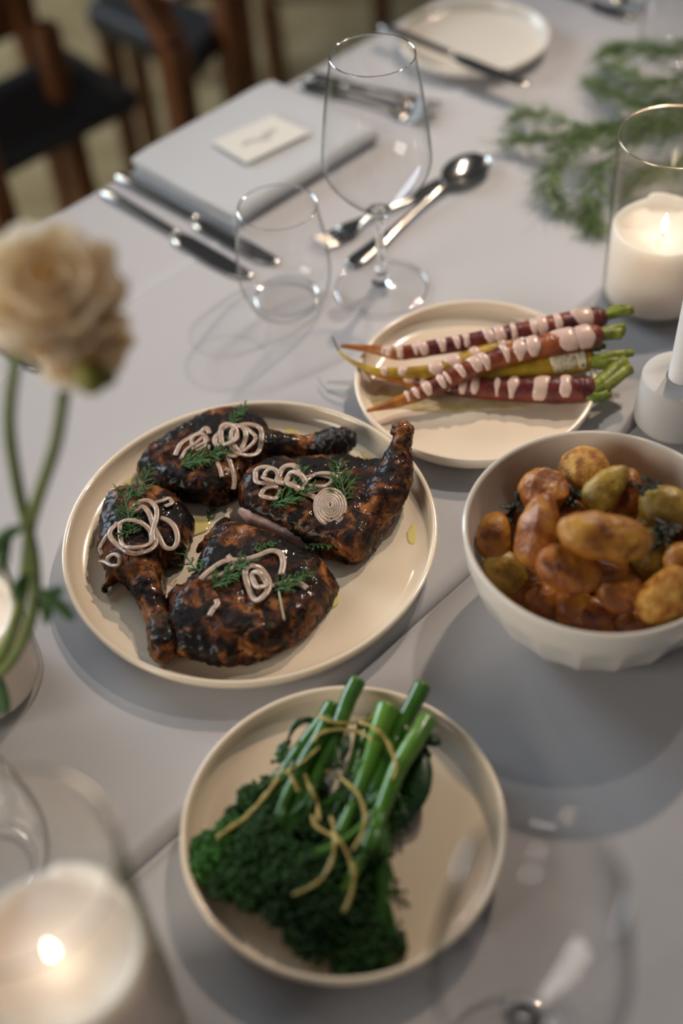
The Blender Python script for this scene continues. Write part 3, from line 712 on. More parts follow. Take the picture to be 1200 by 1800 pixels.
# ------------------------------------------------------------------ potatoes
POT = []
def potato(c, z, rx, ry, rot, depth, mi, label, seed, tilt=0, cut=None, point=0):
    """photo centre, height, half length and half width in pixels, photo rotation, depth ratio"""
    p0 = at(c[0], c[1], z); Z = (p0 - CAM) @ FW; s = Z / FPX * 1.07
    v, f = ICO[4]; v = v.copy()
    v = np.sign(v) * np.abs(v) ** .90
    v[:, 1] *= 1 + point * v[:, 0]; v[:, 2] *= 1 + point * v[:, 0]
    if cut:                                 # flat cut faces
        for nx, ny, nz, d in cut:
            n_ = np.array([nx, ny, nz]); n_ = n_ / np.linalg.norm(n_); e = np.maximum(0, v @ n_ - d); v -= e[:, None] * n_ * .93
    v = v * np.array([rx * s, ry * s, ry * s * depth])
    a = R(-rot); b = R(tilt)
    e1 = right * math.cos(a) + up * math.sin(a); e2 = -right * math.sin(a) + up * math.cos(a); e3 = -FW
    e1, e3 = e1 * math.cos(b) + e3 * math.sin(b), e3 * math.cos(b) - e1 * math.sin(b)
    w = v[:, :1] * e1 + v[:, 1:2] * e2 + v[:, 2:] * e3
    L = np.linalg.norm(w, axis=1)[:, None] + 1e-9
    dsp = np.array([fbm(q + seed * 1.7, 38, 2) * .0026 + fbm(q + seed, 190, 3) * .0006 for q in w])
    w = w * (1 + dsp[:, None] / L)
    o = MB().add(p0 + w, f).build('roast_potato', M_pot[mi]); POT.append(o)
    return tag(o, label, 'potato', 'roast potatoes in the bowl')
potato((1027,830), .078, 44, 42, 15, .95, 4, 'rough golden potato at the back of the bowl', 1)
potato((1066,860), .088, 46, 27, -48, .9, 2, 'greenish pointed potato leaning on the rough golden one', 2, 10, None, -.35)
potato((1108,862), .076, 17, 36, 0, .9, 1, 'orange potato half hidden behind the pointed one', 3)
potato((1168,893), .084, 46, 38, 30, .9, 2, 'yellow-green potato at the right of the heap', 4, 0, None, .15)
potato((952,862), .080, 40, 40, 35, .85, 3, 'amber potato with purple skin at the back left', 5, 0, [(0, .6, 1, .72)], .1)
potato((943,932), .086, 64, 33, -76, .9, 3, 'long upright potato with purplish ridge at the left of the heap', 6, 0, [(.2, .9, .7, .8)], -.1)
potato((1062,943), .100, 82, 40, 9, .85, 0, 'largest oblong golden potato lying across the top of the heap', 7, -5)
potato((870,944), .062, 27, 39, 8, .9, 0, 'small golden potato against the left wall of the bowl', 8)
potato((997,1002), .084, 54, 38, 18, .85, 1, 'glossy amber potato below the largest one', 9, 0, [(.1, .5, 1, .78)])
potato((1086,1040), .070, 40, 33, 10, .9, 1, 'orange potato with flat cut faces near the front', 10, 0, [(.2, -.3, 1, .62), (-.3, 1, .3, .7)])
potato((1168,1045), .072, 58, 36, -44, .9, 4, 'golden potato leaning up at the right front', 11)
potato((892,1006), .048, 44, 30, 50, .9, 2, 'shaded greenish potato low on the left', 12)
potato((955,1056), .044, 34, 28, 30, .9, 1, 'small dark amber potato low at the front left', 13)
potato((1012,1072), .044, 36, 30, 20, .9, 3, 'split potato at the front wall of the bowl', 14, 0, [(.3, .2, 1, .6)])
potato((1143,965), .066, 30, 44, 15, .9, 2, 'dark greenish potato behind the herb leaves', 15)
potato((1200,982), .078, 32, 28, 0, .9, 0, 'bright golden potato cut by the right edge of the photo', 16)
potato((1128,1092), .046, 44, 24, -15, .9, 1, 'shaded amber potato at the very front of the bowl', 17)
potato((1250,900), .074, 46, 36, 10, .9, 0, 'golden potato against the right wall of the bowl', 18)
potato((1255,1000), .066, 48, 36, 80, .9, 4, 'rough potato in the right part of the bowl', 19)
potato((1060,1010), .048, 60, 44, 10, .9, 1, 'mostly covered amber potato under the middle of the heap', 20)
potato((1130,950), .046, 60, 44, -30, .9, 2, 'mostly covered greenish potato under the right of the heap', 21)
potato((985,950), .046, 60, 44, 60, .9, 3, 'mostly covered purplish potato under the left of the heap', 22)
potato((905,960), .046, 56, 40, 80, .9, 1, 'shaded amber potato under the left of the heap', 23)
potato((930,1030), .034, 60, 40, 35, .9, 0, 'golden potato at the bottom left of the bowl', 24)
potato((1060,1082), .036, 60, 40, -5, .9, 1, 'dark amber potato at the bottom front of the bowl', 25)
potato((1180,1080), .044, 56, 38, -35, .9, 2, 'greenish potato low at the right front', 26)
potato((1215,930), .052, 60, 46, -20, .9, 1, 'mostly covered amber potato at the right of the heap', 27)
potato((1090,905), .052, 60, 46, 0, .9, 0, 'mostly covered golden potato under the pointed one', 28)
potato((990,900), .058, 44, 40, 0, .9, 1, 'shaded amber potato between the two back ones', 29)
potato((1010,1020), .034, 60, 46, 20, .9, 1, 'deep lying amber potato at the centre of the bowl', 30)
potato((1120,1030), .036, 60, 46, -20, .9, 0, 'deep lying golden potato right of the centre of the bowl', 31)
PB = world_bvh(POT)
def herb_leafs(c, n, size, label, seed):
    rnd = random.Random(seed); p0 = hit(PB, *c, z=.06); root = thing('herb_sprig', p0, label, 'herb', 'dark herbs in the bowl'); lm = MB()
    e = p0 + np.array([.006, .002, .012]); MB().tube(spline([p0 - [0, 0, .006], p0, e], 6), .0006, n=5).build('stem', M_herbd, root)
    for k in range(n):
        a = rnd.uniform(0, 6.28); st = p0 + (e - p0) * rnd.random(); d = np.array([math.cos(a), math.sin(a), rnd.uniform(-.1, .6)]) * size * rnd.uniform(.6, 1)
        lm.tube([st, st + d * .4, st + d * .8, st + d], [.0005, .0022, .0016, .0002], [.0003, .0005, .0004, .0002], 6)
    lm.build('leaves', M_herbd, root)['kind'] = 'stuff'
herb_leafs((893,905), 8, .010, 'dark herb sprig against the left wall of the bowl', 1)
herb_leafs((1128,872), 8, .010, 'dark herb sprig behind the yellow-green potato', 2)
herb_leafs((1162,948), 14, .012, 'dark herb leaves beside the yellow-green potato', 3)
herb_leafs((1000,888), 8, .010, 'dark herb sprig between the back potatoes', 4)

# ------------------------------------------------------------------ broccolini
BROC = []
def floret(mb, c, z, r, n, rnd, flat=.7):
    p0 = at(*c, z)
    for _ in range(int(n * 1.7)):
        d = np.array([rnd.gauss(0, 1), rnd.gauss(0, 1), abs(rnd.gauss(0, 1)) * .9 - .25]); d /= np.linalg.norm(d)
        q = p0 + d * r * np.array([1, 1, flat]) * rnd.uniform(.72, 1.05); q[2] = max(q[2], T + .008)
        b = rnd.uniform(.0009, .0022); mb.ico(q, (b, b, b * rnd.uniform(.7, 1.2)), 1)
    mb.ico(p0, r * .72 * np.array([1, 1, flat]), 2)
def broccolini(stem, branches, heads, leaves, label, seed, sm=M_brst, fm=M_floret):
    """stem: (px, py, z, radius); heads: (px, py, z, radius m, buds)"""
    rnd = random.Random(seed)
    S = spline([[*at(x, y, z), r] for x, y, z, r in stem], 30); b = S[len(S)//2]
    root = thing('broccolini_stalk', (b[0], b[1], b[2] - b[3]), label, 'broccolini', 'broccolini stalks')
    mb = MB().tube(S[:, :3], S[:, 3], n=12)
    for br in branches:
        Q = spline([[*at(x, y, z), r] for x, y, z, r in br], 12); mb.tube(Q[:, :3], Q[:, 3], n=8)
    shoots = MB()
    for k in range(7):
        i = rnd.randint(10, 22); dv = S[min(i+5, len(S)-1), :3] - S[i, :3]; dv /= np.linalg.norm(dv); sd = np.cross(dv, [0, 0, 1.0]) * rnd.choice((-1, 1))
        l = rnd.uniform(.014, .034); p0 = S[i, :3]; p1 = p0 + dv * l * .5 + sd * rnd.uniform(.002, .006) + [0, 0, rnd.uniform(-.001, .004)]; p2 = p0 + dv * l + sd * rnd.uniform(.002, .011) + [0, 0, rnd.uniform(-.004, .003)]
        p2[2] = max(p2[2], T + .010); mb.tube(spline([p0, p1, p2], 8), np.linspace(.0019, .0011, len(spline([p0, p1, p2], 8))), n=7)
        for _ in range(26):
            b = rnd.uniform(.0007, .0016); shoots.ico(p2 + np.array([rnd.gauss(0, .0028), rnd.gauss(0, .0028), rnd.gauss(0, .0018)]), b, 1)
    BROC.append(mb.build('stem', sm, root))
    so = shoots.build('side_buds', fm, root); so['kind'] = 'stuff'; BROC.append(so)
    d = S[0, :3] - S[1, :3]; d /= np.linalg.norm(d)
    MB().tube([S[0, :3] + d * .0002, S[0, :3] + d * .0009], S[0, 3] * .92, n=12).build('cut_end', M_brcut, root, smooth=False)
    if heads:
        hm = MB()
        for x, y, z, r, n_ in heads: floret(hm, (x, y), z, r, n_, rnd)
        o = hm.build('floret', fm, root); o['kind'] = 'stuff'; BROC.append(o)
    for lf in leaves:                       # crinkled leaf: photo centre line with half widths
        C = spline([[*at(x, y, z), w] for x, y, z, w in lf], 12); V = []; F = []; K = 7
        tgl = np.gradient(C[:, :3], axis=0)
        for i, q in enumerate(C):
            sd = np.cross(tgl[i], [0, 0, 1.0]); sd /= np.linalg.norm(sd) + 1e-9
            for k in range(K):
                u = k / (K - 1) * 2 - 1
                V.append(q[:3] + sd * u * q[3] + np.array([0, 0, .0025 * noise.noise(Vector((i * .9, u * 2.2, seed))) - .002 * u * u]))
        F = [(i*K+k, i*K+k+1, (i+1)*K+k+1, (i+1)*K+k) for i in range(len(C)-1) for k in range(K-1)]
        o = MB().add(V, F).build('leaf', M_brleaf, root); sl = o.modifiers.new('thick', 'SOLIDIFY'); sl.thickness = .0007; BROC.append(o)
    return root
broccolini([(628,1198,.034,.0058),(612,1230,.033,.0056),(590,1290,.031,.0052),(560,1360,.029,.0046),(520,1440,.026,.004),(470,1510,.024,.0035)],
           [[(560,1360,.029,.003),(530,1420,.03,.0025),(440,1470,.026,.002)]],
           [(430,1520,.022,.013,150),(400,1550,.018,.012,130),(445,1570,.018,.012,130)], [], 'broccolini stalk whose cut end points highest at the back, left of centre', 1)
broccolini([(742,1206,.036,.0060),(725,1240,.035,.0058),(700,1285,.033,.0052),(668,1360,.030,.0046),(640,1450,.026,.0042),(620,1540,.022,.004)],
           [[(640,1450,.026,.003),(600,1530,.026,.0022)]],
           [(600,1620,.018,.014,150),(625,1665,.015,.013,130),(580,1590,.02,.012,120)], [], 'broccolini stalk with its cut end at the far right, leaning past the rim', 2)
broccolini([(752,1264,.036,.0062),(730,1300,.037,.0064),(700,1350,.036,.0060),(672,1420,.033,.0050),(640,1500,.030,.004),(600,1570,.026,.0035)],
           [[(672,1420,.033,.0026),(600,1480,.034,.002),(540,1500,.032,.0016)]],
           [(570,1600,.024,.013,140),(540,1560,.026,.012,120)], [], 'thick bright stalk at the right, lying uppermost', 3, M_brst2)
broccolini([(682,1246,.038,.0086),(668,1282,.037,.0070),(652,1330,.034,.0052),(630,1390,.030,.0042),(600,1460,.028,.0036),(560,1530,.026,.003)],
           [], [(530,1520,.028,.012,130),(500,1540,.026,.013,140)], [], 'stalk with a swollen glossy pale end in the middle of the bunch', 4, M_brst2)
broccolini([(586,1242,.028,.0068),(566,1272,.027,.0062),(535,1310,.026,.0054),(505,1350,.024,.0044),(460,1420,.022,.0038),(420,1470,.02,.003)],
           [], [(395,1490,.021,.013,160),(372,1520,.017,.013,160),(365,1490,.016,.010,110),(410,1460,.02,.010,100)], [], 'leftmost broccolini stalk with bright florets at the left rim', 5, M_brst, M_floret2)
broccolini([(576,1266,.036,.0056),(560,1300,.035,.0054),(535,1340,.033,.0050),(505,1400,.031,.0042),(480,1460,.028,.0035)],
           [[(535,1340,.033,.0024),(520,1420,.03,.002),(500,1460,.028,.0016)]],
           [(455,1480,.028,.013,140),(485,1500,.027,.013,140),(465,1445,.026,.011,110)], [], 'stalk second from the left with dense dark florets', 6)
broccolini([(600,1262,.026,.0050),(575,1310,.026,.0048),(545,1370,.025,.0042),(500,1430,.024,.0035)], [], [(470,1545,.020,.014,150),(500,1590,.017,.014,150),(440,1400,.022,.008,70)],
           [[(510,1300,.022,.001),(496,1312,.024,.0035),(488,1340,.022,.001)]], 'lower left broccolini stalk under the others, feathery edge', 7)
broccolini([(665,1330,.022,.0048),(670,1420,.022,.0052),(672,1500,.021,.0052),(672,1580,.018,.0048),(668,1640,.015,.004)],
           [[(668,1580,.018,.003),(690,1650,.014,.002)]],
           [(655,1680,.014,.012,130),(620,1690,.013,.012,130),(690,1662,.012,.008,70),(645,1640,.016,.011,100)],
           [], 'straight stalk down the right side of the bunch, florets nearest the camera', 8)
broccolini([(640,1275,.022,.0050),(625,1340,.023,.0046),(600,1410,.022,.004),(560,1490,.02,.0035)], [],
           [(540,1640,.016,.013,130),(560,1660,.014,.012,120),(530,1600,.018,.013,130)],
           [[(735,1310,.024,.001),(742,1340,.026,.006),(735,1385,.024,.0075),(715,1420,.02,.006),(690,1440,.016,.001)],
            [(730,1290,.030,.001),(752,1296,.030,.0045),(768,1302,.028,.0035),(772,1308,.026,.0005)],
            [(720,1390,.020,.001),(700,1430,.020,.008),(690,1455,.016,.001)]], 'stalk with crinkled dark leaves at the right of the bunch', 9)
broccolini([(705,1270,.027,.0050),(685,1320,.027,.0048),(655,1390,.026,.0042),(620,1470,.024,.0036)],
           [[(620,1470,.03,.0022),(570,1500,.034,.0018),(520,1520,.034,.0016)]], [(575,1540,.026,.012,120),(610,1580,.02,.013,130),(590,1500,.026,.010,90)],
           [[(600,1340,.032,.0005),(606,1310,.036,.0035),(612,1285,.034,.0005)]], 'short middle stalk with a small leaf on top', 10)
broccolini([(655,1262,.022,.0045),(640,1320,.022,.0045),(610,1390,.021,.004),(570,1450,.02,.0035)], [[(610,1390,.024,.003),(560,1420,.024,.0022),(500,1440,.022,.0016)]],
           [(520,1430,.020,.013,140),(560,1460,.021,.013,140),(600,1500,.021,.013,140),(480,1465,.019,.012,120),(545,1395,.017,.011,90)], [], 'shaded stalk in the heart of the bunch with dark florets', 11)
broccolini([(716,1300,.024,.0042),(702,1350,.022,.0042),(685,1420,.020,.004),(660,1500,.018,.0035)], [[(702,1350,.022,.0025),(725,1370,.020,.0018)]],
           [(728,1352,.017,.009,110),(718,1392,.016,.010,120),(702,1425,.014,.009,110),(735,1325,.018,.007,70),(640,1540,.017,.012,130),(620,1590,.016,.012,120)], [], 'leafy stalk at the right edge with ragged dark florets', 12)
broccolini([(560,1290,.019,.0035),(530,1330,.019,.0035),(490,1380,.018,.003),(450,1420,.017,.0026)], [[(530,1330,.019,.002),(500,1350,.018,.0015)]],
           [(440,1412,.014,.008,90),(455,1395,.013,.006,60),(420,1440,.014,.009,100),(480,1400,.016,.010,100)], [[(505,1300,.024,.0005),(520,1270,.027,.0022),(545,1262,.026,.0022),(560,1268,.024,.0005)]], 'slim stalk at the left edge with ragged buds', 13)
BB = world_bvh(BROC)
def zest(pts, label, r=.0012, seed=0):
    P = draped(BB, pts, .0014, .75, 30); n = len(P)
    rw = r * (1 + .2 * np.sin(np.arange(n) * .9 + seed)) * np.minimum(1, .45 + np.minimum(np.arange(n), np.arange(n)[::-1]) * .3)
    return tag(MB().tube(P, rw, rw * .6, 8).build('lemon_zest', M_zest), label, 'zest', 'lemon zest curls on the broccolini')
zest([(558,1256),(575,1266),(600,1271),(625,1270),(645,1265),(656,1257)], 'zest strip across the top of the stalks')
zest([(628,1268),(655,1278),(675,1295),(690,1325),(696,1350),(690,1370)], 'zest curl bending down at the right of the stalks')
zest([(550,1304),(562,1290),(585,1283),(612,1283),(640,1290),(655,1302)], 'arched zest strip just below the topmost one')
zest([(482,1359),(505,1354),(528,1342),(545,1328),(562,1312)], 'thin pale zest strand at the left of the stalks', .0009)
zest([(490,1365),(475,1388),(455,1412),(430,1438),(405,1455),(380,1473)], 'long straight zest strip along the left edge', .0015)
zest([(506,1356),(514,1370),(520,1382),(524,1391)], 'short zest fleck near the left stalks', .0011)
zest([(535,1361),(542,1380),(552,1398),(558,1420),(561,1445)], 'wavy zest strip in the middle of the bunch')
zest([(572,1355),(590,1362),(612,1378),(630,1398),(641,1430),(638,1462),(628,1482),(618,1496)], 'large curved zest strip right of centre')
zest([(548,1432),(555,1452),(575,1464),(590,1472),(606,1492),(618,1520),(622,1545),(614,1580),(602,1606)], 'longest zest strip running down to the dark florets', .0013)
zest([(580,1434),(586,1452),(588,1485),(582,1515),(565,1545),(540,1562),(514,1573)], 'zest strip curling to the lower left over dark florets')

# ------------------------------------------------------------------ glasses
def wine_glass(c, label):
    root = thing('wine_glass', (c[0], c[1], T), label, 'glass', 'stemmed wine glasses'); p = (c[0], c[1], T)
    MB().lathe([(0, .0005), (.030, .0005), (.0415, .0008), (.0428, .0014), (.0430, .0020), (.0415, .0027), (.030, .0036), (.018, .0050), (.010, .0074)], p, 64).build('foot', M_glass, root)
    MB().lathe([(0, .0072), (.0095, .0076), (.0062, .012), (.0046, .020), (.0040, .032), (.0038, .050), (.0040, .066), (.0050, .075), (.0075, .0815), (.0105, .0850), (0, .0868)], p, 64).build('stem', M_solid, root)
    o = [(.0105, .0852), (.020, .0935), (.031, .1045), (.0405, .1165), (.0450, .1255), (.0467, .1335), (.0465, .142), (.0452, .156), (.0425, .178), (.0390, .200), (.0356, .220), (.0344, .2278)]
    i = [(r - .0009, z + .0004) for r, z in o[::-1]]
    MB().lathe(spline(o, 44).tolist() + [(.0341, .2284), (.0337, .2284)] + spline(i, 44).tolist() + [(0, .0872)], p, 72).build('bowl', M_glass, root)
    MB().tube([np.array([c[0] + .03405 * math.cos(t), c[1] + .03405 * math.sin(t), T + .2282]) for t in np.linspace(0, 2*math.pi, 73)[:-1]], .00055, n=8, closed=True).build('rim', M_solid, root)
    MB().tube([np.array([c[0] + .0422 * math.cos(t), c[1] + .0422 * math.sin(t), T + .0018]) for t in np.linspace(0, 2*math.pi, 73)[:-1]], .0007, n=8, closed=True).build('foot_rim', M_solid, root)
    return root
wine_glass((.0542, .9252), 'empty stemmed wine glass standing beside the folded napkin')
wine_glass((.0690, .2280), 'blurred wine glass in front of the broccolini plate, nearest the camera')
def tumbler(c, label, k=1.0):
    root = thing('stemless_glass', (c[0], c[1], T), label, 'glass', 'stemless glasses'); p = (c[0], c[1], T)
    o = [(.0300, .0012), (.0352, .006), (.0395, .015), (.0420, .028), (.0424, .040), (.0412, .056), (.0386, .076), (.0352, .096), (.0345, .0996)]
    i = [(r - .0010, max(z, .0060)) for r, z in o[::-1]]
    MB().lathe([(0, .0010), (.026, .0010)] + spline(o, 40).tolist() + [(.0341, .1003), (.0336, .1001)] + spline(i, 40).tolist() + [(.026, .0052), (0, .0050)], p, 72).build('bowl', M_glass, root)
    MB().tube([np.array([c[0] + .0341 * math.cos(t), c[1] + .0341 * math.sin(t), T + .1001]) for t in np.linspace(0, 2*math.pi, 73)[:-1]], .0006, n=8, closed=True).build('rim', M_solid, root)
    MB().tube([np.array([c[0] + .0285 * math.cos(t), c[1] + .0285 * math.sin(t), T + .0040]) for t in np.linspace(0, 2*math.pi, 65)[:-1]], .0013, n=8, closed=True).build('base_ring', M_solid, root)
    return root
tumbler((-.0332, .9201), 'empty stemless glass on the cloth in front of the knives')
ct = at(-38, 1490, .03); tumbler((ct[0], ct[1]), 'stemless glass at the left edge behind the glowing candle')
ct = at(1190, 70, .02); tumbler((ct[0], ct[1]), 'blurred stemless glass at the top corner above the fern')

# ------------------------------------------------------------------ candles
def pillar(c, label, clabel, power, wick_off=(0, 0), dh=0.0):
    root = thing('candle_vase', (c[0], c[1], T), label, 'vase', 'glass candle cylinders'); p = (c[0], c[1], T)
    o = [(.0435, .0008), (.0452, .003), (.0458, .010), (.0462, .05), (.0470, .10), (.0476, .155 + dh), (.0477, .160 + dh)]
    i = [(r - .0016, z + (.006 if z < .02 else 0)) for r, z in o[::-1]]
    MB().lathe([(0, .0008)] + o + [(.0474, .1612 + dh), (.0464, .1612 + dh)] + i + [(0, .007)], p, 96).build('cylinder', M_glassf, root)
    MB().tube([np.array([c[0] + .0469 * math.cos(t), c[1] + .0469 * math.sin(t), T + .161 + dh]) for t in np.linspace(0, 2*math.pi, 97)[:-1]], 0.0007, n=8, closed=True).build('rim', M_glowrim, root)
    q = (c[0], c[1], T + .0078)
    r2 = thing('pillar_candle', q, clabel, 'candle', 'lit pillar candles')
    def wob(t, r, z):
        return r
    prof = [(0, 0), (.0425, 0), (.0436, .001), (.0438, .060), (.0434, .0655), (.0422, .0680), (.0405, .0675), (.0385, .0645), (.036, .0625), (.020, .0615), (.006, .0612), (0, .0612)]
    prof = [(r, z + (dh if z > .05 else 0)) for r, z in prof]
    mb = MB().lathe(prof, q, 96)
    V = mb.V[0]                              # uneven melted rim
    for v in V:
        if v[2] - q[2] > .063 + dh:
            t = math.atan2(v[1] - q[1], v[0] - q[0]); v[2] += .0035 * noise.noise(Vector((math.cos(t) * 1.3, math.sin(t) * 1.3, c[0] * 9))) + (.004 if .9 < t < 1.7 else 0)
    mb.build('wax', M_wax, r2)
    w = np.array([q[0] + wick_off[0], q[1] + wick_off[1], q[2] + .061 + dh])
    MB().tube([w, w + [0, 0, .005], w + [.0008, 0, .009]], .0007, n=6).build('wick', M_wick, r2)
    MB().lathe([(0, 0), (.0016, .0012), (.0028, .0045), (.0027, .008), (.0017, .0125), (.0007, .0165), (0, .0185)], w + [0.0005, 0, .005], 16).build('flame', M_flame, r2)
    lamp('POINT', 'candle_flame_light', w + [0, 0, .016], power, (1.0, .78, .60), .006)
pillar((.2941, .8802), 'clear glass cylinder with a rim coloured like candle glow standing by the fern', 'white lit pillar candle in the glass cylinder by the fern', .006, (-.002, -.006))
pillar((-.2624, .5197), 'clear glass cylinder behind the flower stems', 'white lit pillar candle behind the flower stems', .03)
pillar((-.1540, .2575), 'blurred clear glass cylinder nearest the camera', 'glowing blurred pillar candle nearest the camera', .010, (0, -.004), .066)
hc = (.2757, .7240)
tag(MB().lathe([(0, .0005), (.0300, .0005), (.0325, .002), (.0328, .005), (.0312, .0435), (.0305, .0452), (.0290, .0460), (.0128, .0458), (.0124, .0440), (.0122, .020), (0, .020)], (*hc, T), 72).build('candle_holder', M_conc, origin=(*hc, T)),
    'round white concrete candle holder beside the potato bowl', 'candle holder')
rt_ = thing('taper_candle', (*hc, T + .0205), 'white unlit taper candle standing in the concrete holder', 'candle')
MB().lathe([(0, .0205), (.0108, .0205), (.0112, .046), (.0109, .06), (.0090, .22), (.0084, .262), (.005, .272), (0, .275)], (*hc, T), 40).build('wax', M_taper, rt_)
MB().tube([np.array([*hc, T + .274]), np.array([*hc, T + .283])], .0008, n=6).build('wick', M_wick, rt_)

# ------------------------------------------------------------------ napkin and place card
nc = AN(.741, .897); mb = MB(); prof = []
N0, N1 = .817, .978
lowr = [(q, .0012) for q in np.linspace(N1, N0 + .010, 14)]; arc = [(N0 + .010 - .0095 * math.sin(a), .0098 - .0086 * math.cos(a)) for a in np.linspace(0, math.pi, 11)][1:-1]
upr = [(q, .0184 - .0012 * math.sin((q - N0) / (N1 - N0) * math.pi)) for q in np.linspace(N0 + .010, N1 + .002, 14)]
innr = [(q, z - .0050) for q, z in upr[::-1]] + [(N0 + .010 - .0045 * math.sin(a), .0098 + .0036 * math.cos(a)) for a in np.linspace(0, math.pi, 7)][1:-1] + [(q, .0062) for q in np.linspace(N0 + .010, N1, 14)]
prof = lowr + arc + upr + innr
aa = np.linspace(.640, .842, 22); L = len(prof); V = []
for a in aa:
    for q, z in prof:
        ed = min(a - .640, .842 - a); V.append(AN(a, q, z + (.0012 * noise.noise(Vector((a * 18, q * 18, z * 40))) if z > .002 else 0) - (.0030 * max(0, 1 - ed / .03) ** 2 if z > .011 else 0)))
F = [(i*L+j, i*L+(j+1) % L, (i+1)*L+(j+1) % L, (i+1)*L+j) for i in range(len(aa)-1) for j in range(L)]
for base in (0, (len(aa)-1)*L):
    n1, n2, n3, n4 = len(lowr), len(lowr)+len(arc), len(lowr)+len(arc)+len(upr), L
    seq_o, seq_i = list(range(0, n3)), list(range(L-1, n3-1, -1))
    m_ = len(seq_o)
    for j in range(m_ - 1):
        a_, b_ = seq_i[min(len(seq_i)-1, int(j * len(seq_i) / m_))], seq_i[min(len(seq_i)-1, int((j+1) * len(seq_i) / m_))]
        q = [base+seq_o[j], base+seq_o[j+1], base+b_, base+a_]; q = list(dict.fromkeys(q))
        F.append(tuple(q))
nap = mb.add(V, F).build('folded_napkin', M_napkin, origin=(nc[0], nc[1], T), auto=50)
tag(nap, 'white linen napkin folded into a rectangle at the table edge', 'napkin')
cz = .0205; cc = [at(x, y, cz) for x, y in ((372,250),(478,203),(546,233),(434,287))]
card = MB(); card.add([q + np.array([0, 0, h]) for h in (-.0006, .0006) for q in cc], [(3,2,1,0),(4,5,6,7),(0,1,5,4),(1,2,6,5),(2,3,7,6),(3,0,4,7)])
card = tag(card.build('place_card', M_card, smooth=False), 'cream place card with faint handwriting lying on the napkin', 'card')
u_, v_ = (cc[1] - cc[0]), (cc[3] - cc[0]); mb = MB(); S = []
for k in range(90):                          # a line of cursive pen strokes
    s = k / 89
    S.append(cc[0] + u_ * (.22 + .56 * s + .018 * math.sin(s * 58)) + v_ * (.52 - (.10 if .60 < s < .72 else .045) * math.sin(s * 58 + 1.2) - .05 * math.sin(s * 9)) + np.array([0, 0, .0009]))
mb.tube(S, .00045, .0002, 5).build('handwriting', M_ink, card)

# ------------------------------------------------------------------ cutlery
def loft(st, p0, d, side, upv, n=14):
    """st: (t along, half width, half thickness, height, sideways)"""
    V = []
    for t_, w, h, z, sdw in st:
        for k in range(n):
            a = 2 * math.pi * k / n; V.append(p0 + d * t_ + side * (sdw + w * math.cos(a)) + upv * (z + h * math.sin(a)))
    m_ = len(st); F = [(i*n+k, i*n+(k+1) % n, (i+1)*n+(k+1) % n, (i+1)*n+k) for i in range(m_-1) for k in range(n)]
    F += [tuple(range(n))[::-1], tuple(range((m_-1)*n, m_*n))]
    return MB().add(V, F)
def frame(a, b):
    d = b - a; L = np.linalg.norm(d); d = d / L; s = np.cross(d, [0, 0, 1.0]); s /= np.linalg.norm(s); return d, s, np.cross(s, d), L
def knife(end, tip, label, group=None, lift=0):
    d, s, u, L = frame(end, tip); root = thing('table_knife', (end + tip) / 2, label, 'knife', group); h0 = .0026 + lift
    H = [(0, .002, .0012), (.002, .0045, .0022), (.007, .0062, .0028), (.03, .0066, .0030), (.45*L, .0054, .0032), (.50*L, .0046, .0030), (.53*L, .005, .0022)]
    loft([(t_, w, h, h0, 0) for t_, w, h in H], end, d, s, u).build('handle', M_steel, root)
    B = [(.525*L, .0048, .0014, 0), (.55*L, .0085, .0010, .002), (.60*L, .0098, .0009, .002), (.80*L, .0100, .0008, .0018), (.93*L, .0085, .0008, .001), (.98*L, .0050, .0007, -.001), (L, .0012, .0005, -.003)]
    loft([(t_, w, h, h0, q) for t_, w, h, q in B], end, d, s, u).build('blade', M_steel, root)
    return root
def handle_st(L, h0): return [(0, .003, .0010), (.003, .0075, .0014), (.012, .0092, .0017), (.05, .0080, .0018), (.30*L, .0052, .0020), (.52*L, .0034, .0022), (.64*L, .0032, .0022)]
def fork(end, tip, label, group=None, lift=0):
    d, s, u, L = frame(end, tip); root = thing('table_fork', (end + tip) / 2, label, 'fork', group); h0 = .003 + lift
    st = [(t_, w, h, h0 + .004 * max(0, t_/L - .35) / .3, 0) for t_, w, h in handle_st(L, h0)]
    st += [(.70*L, .0060, .0014, h0 + .0035, 0), (.74*L, .0105, .0011, h0 + .0015, 0), (.78*L, .0122, .0010, h0, 0), (.81*L, .0124, .0009, h0 - .0005, 0)]
    loft(st, end, d, s, u).build('handle', M_steel, root)
    for k in range(4):
        o = (k - 1.5) * .0066
        loft([(.805*L, .0024, .0010, h0 - .0005, o), (.90*L, .0019, .0010, h0, o), (.97*L, .0016, .0009, h0 + .002, o), (L, .0007, .0005, h0 + .0035, o)], end, d, s, u, 8).build('tine', M_steel, root)
    return root
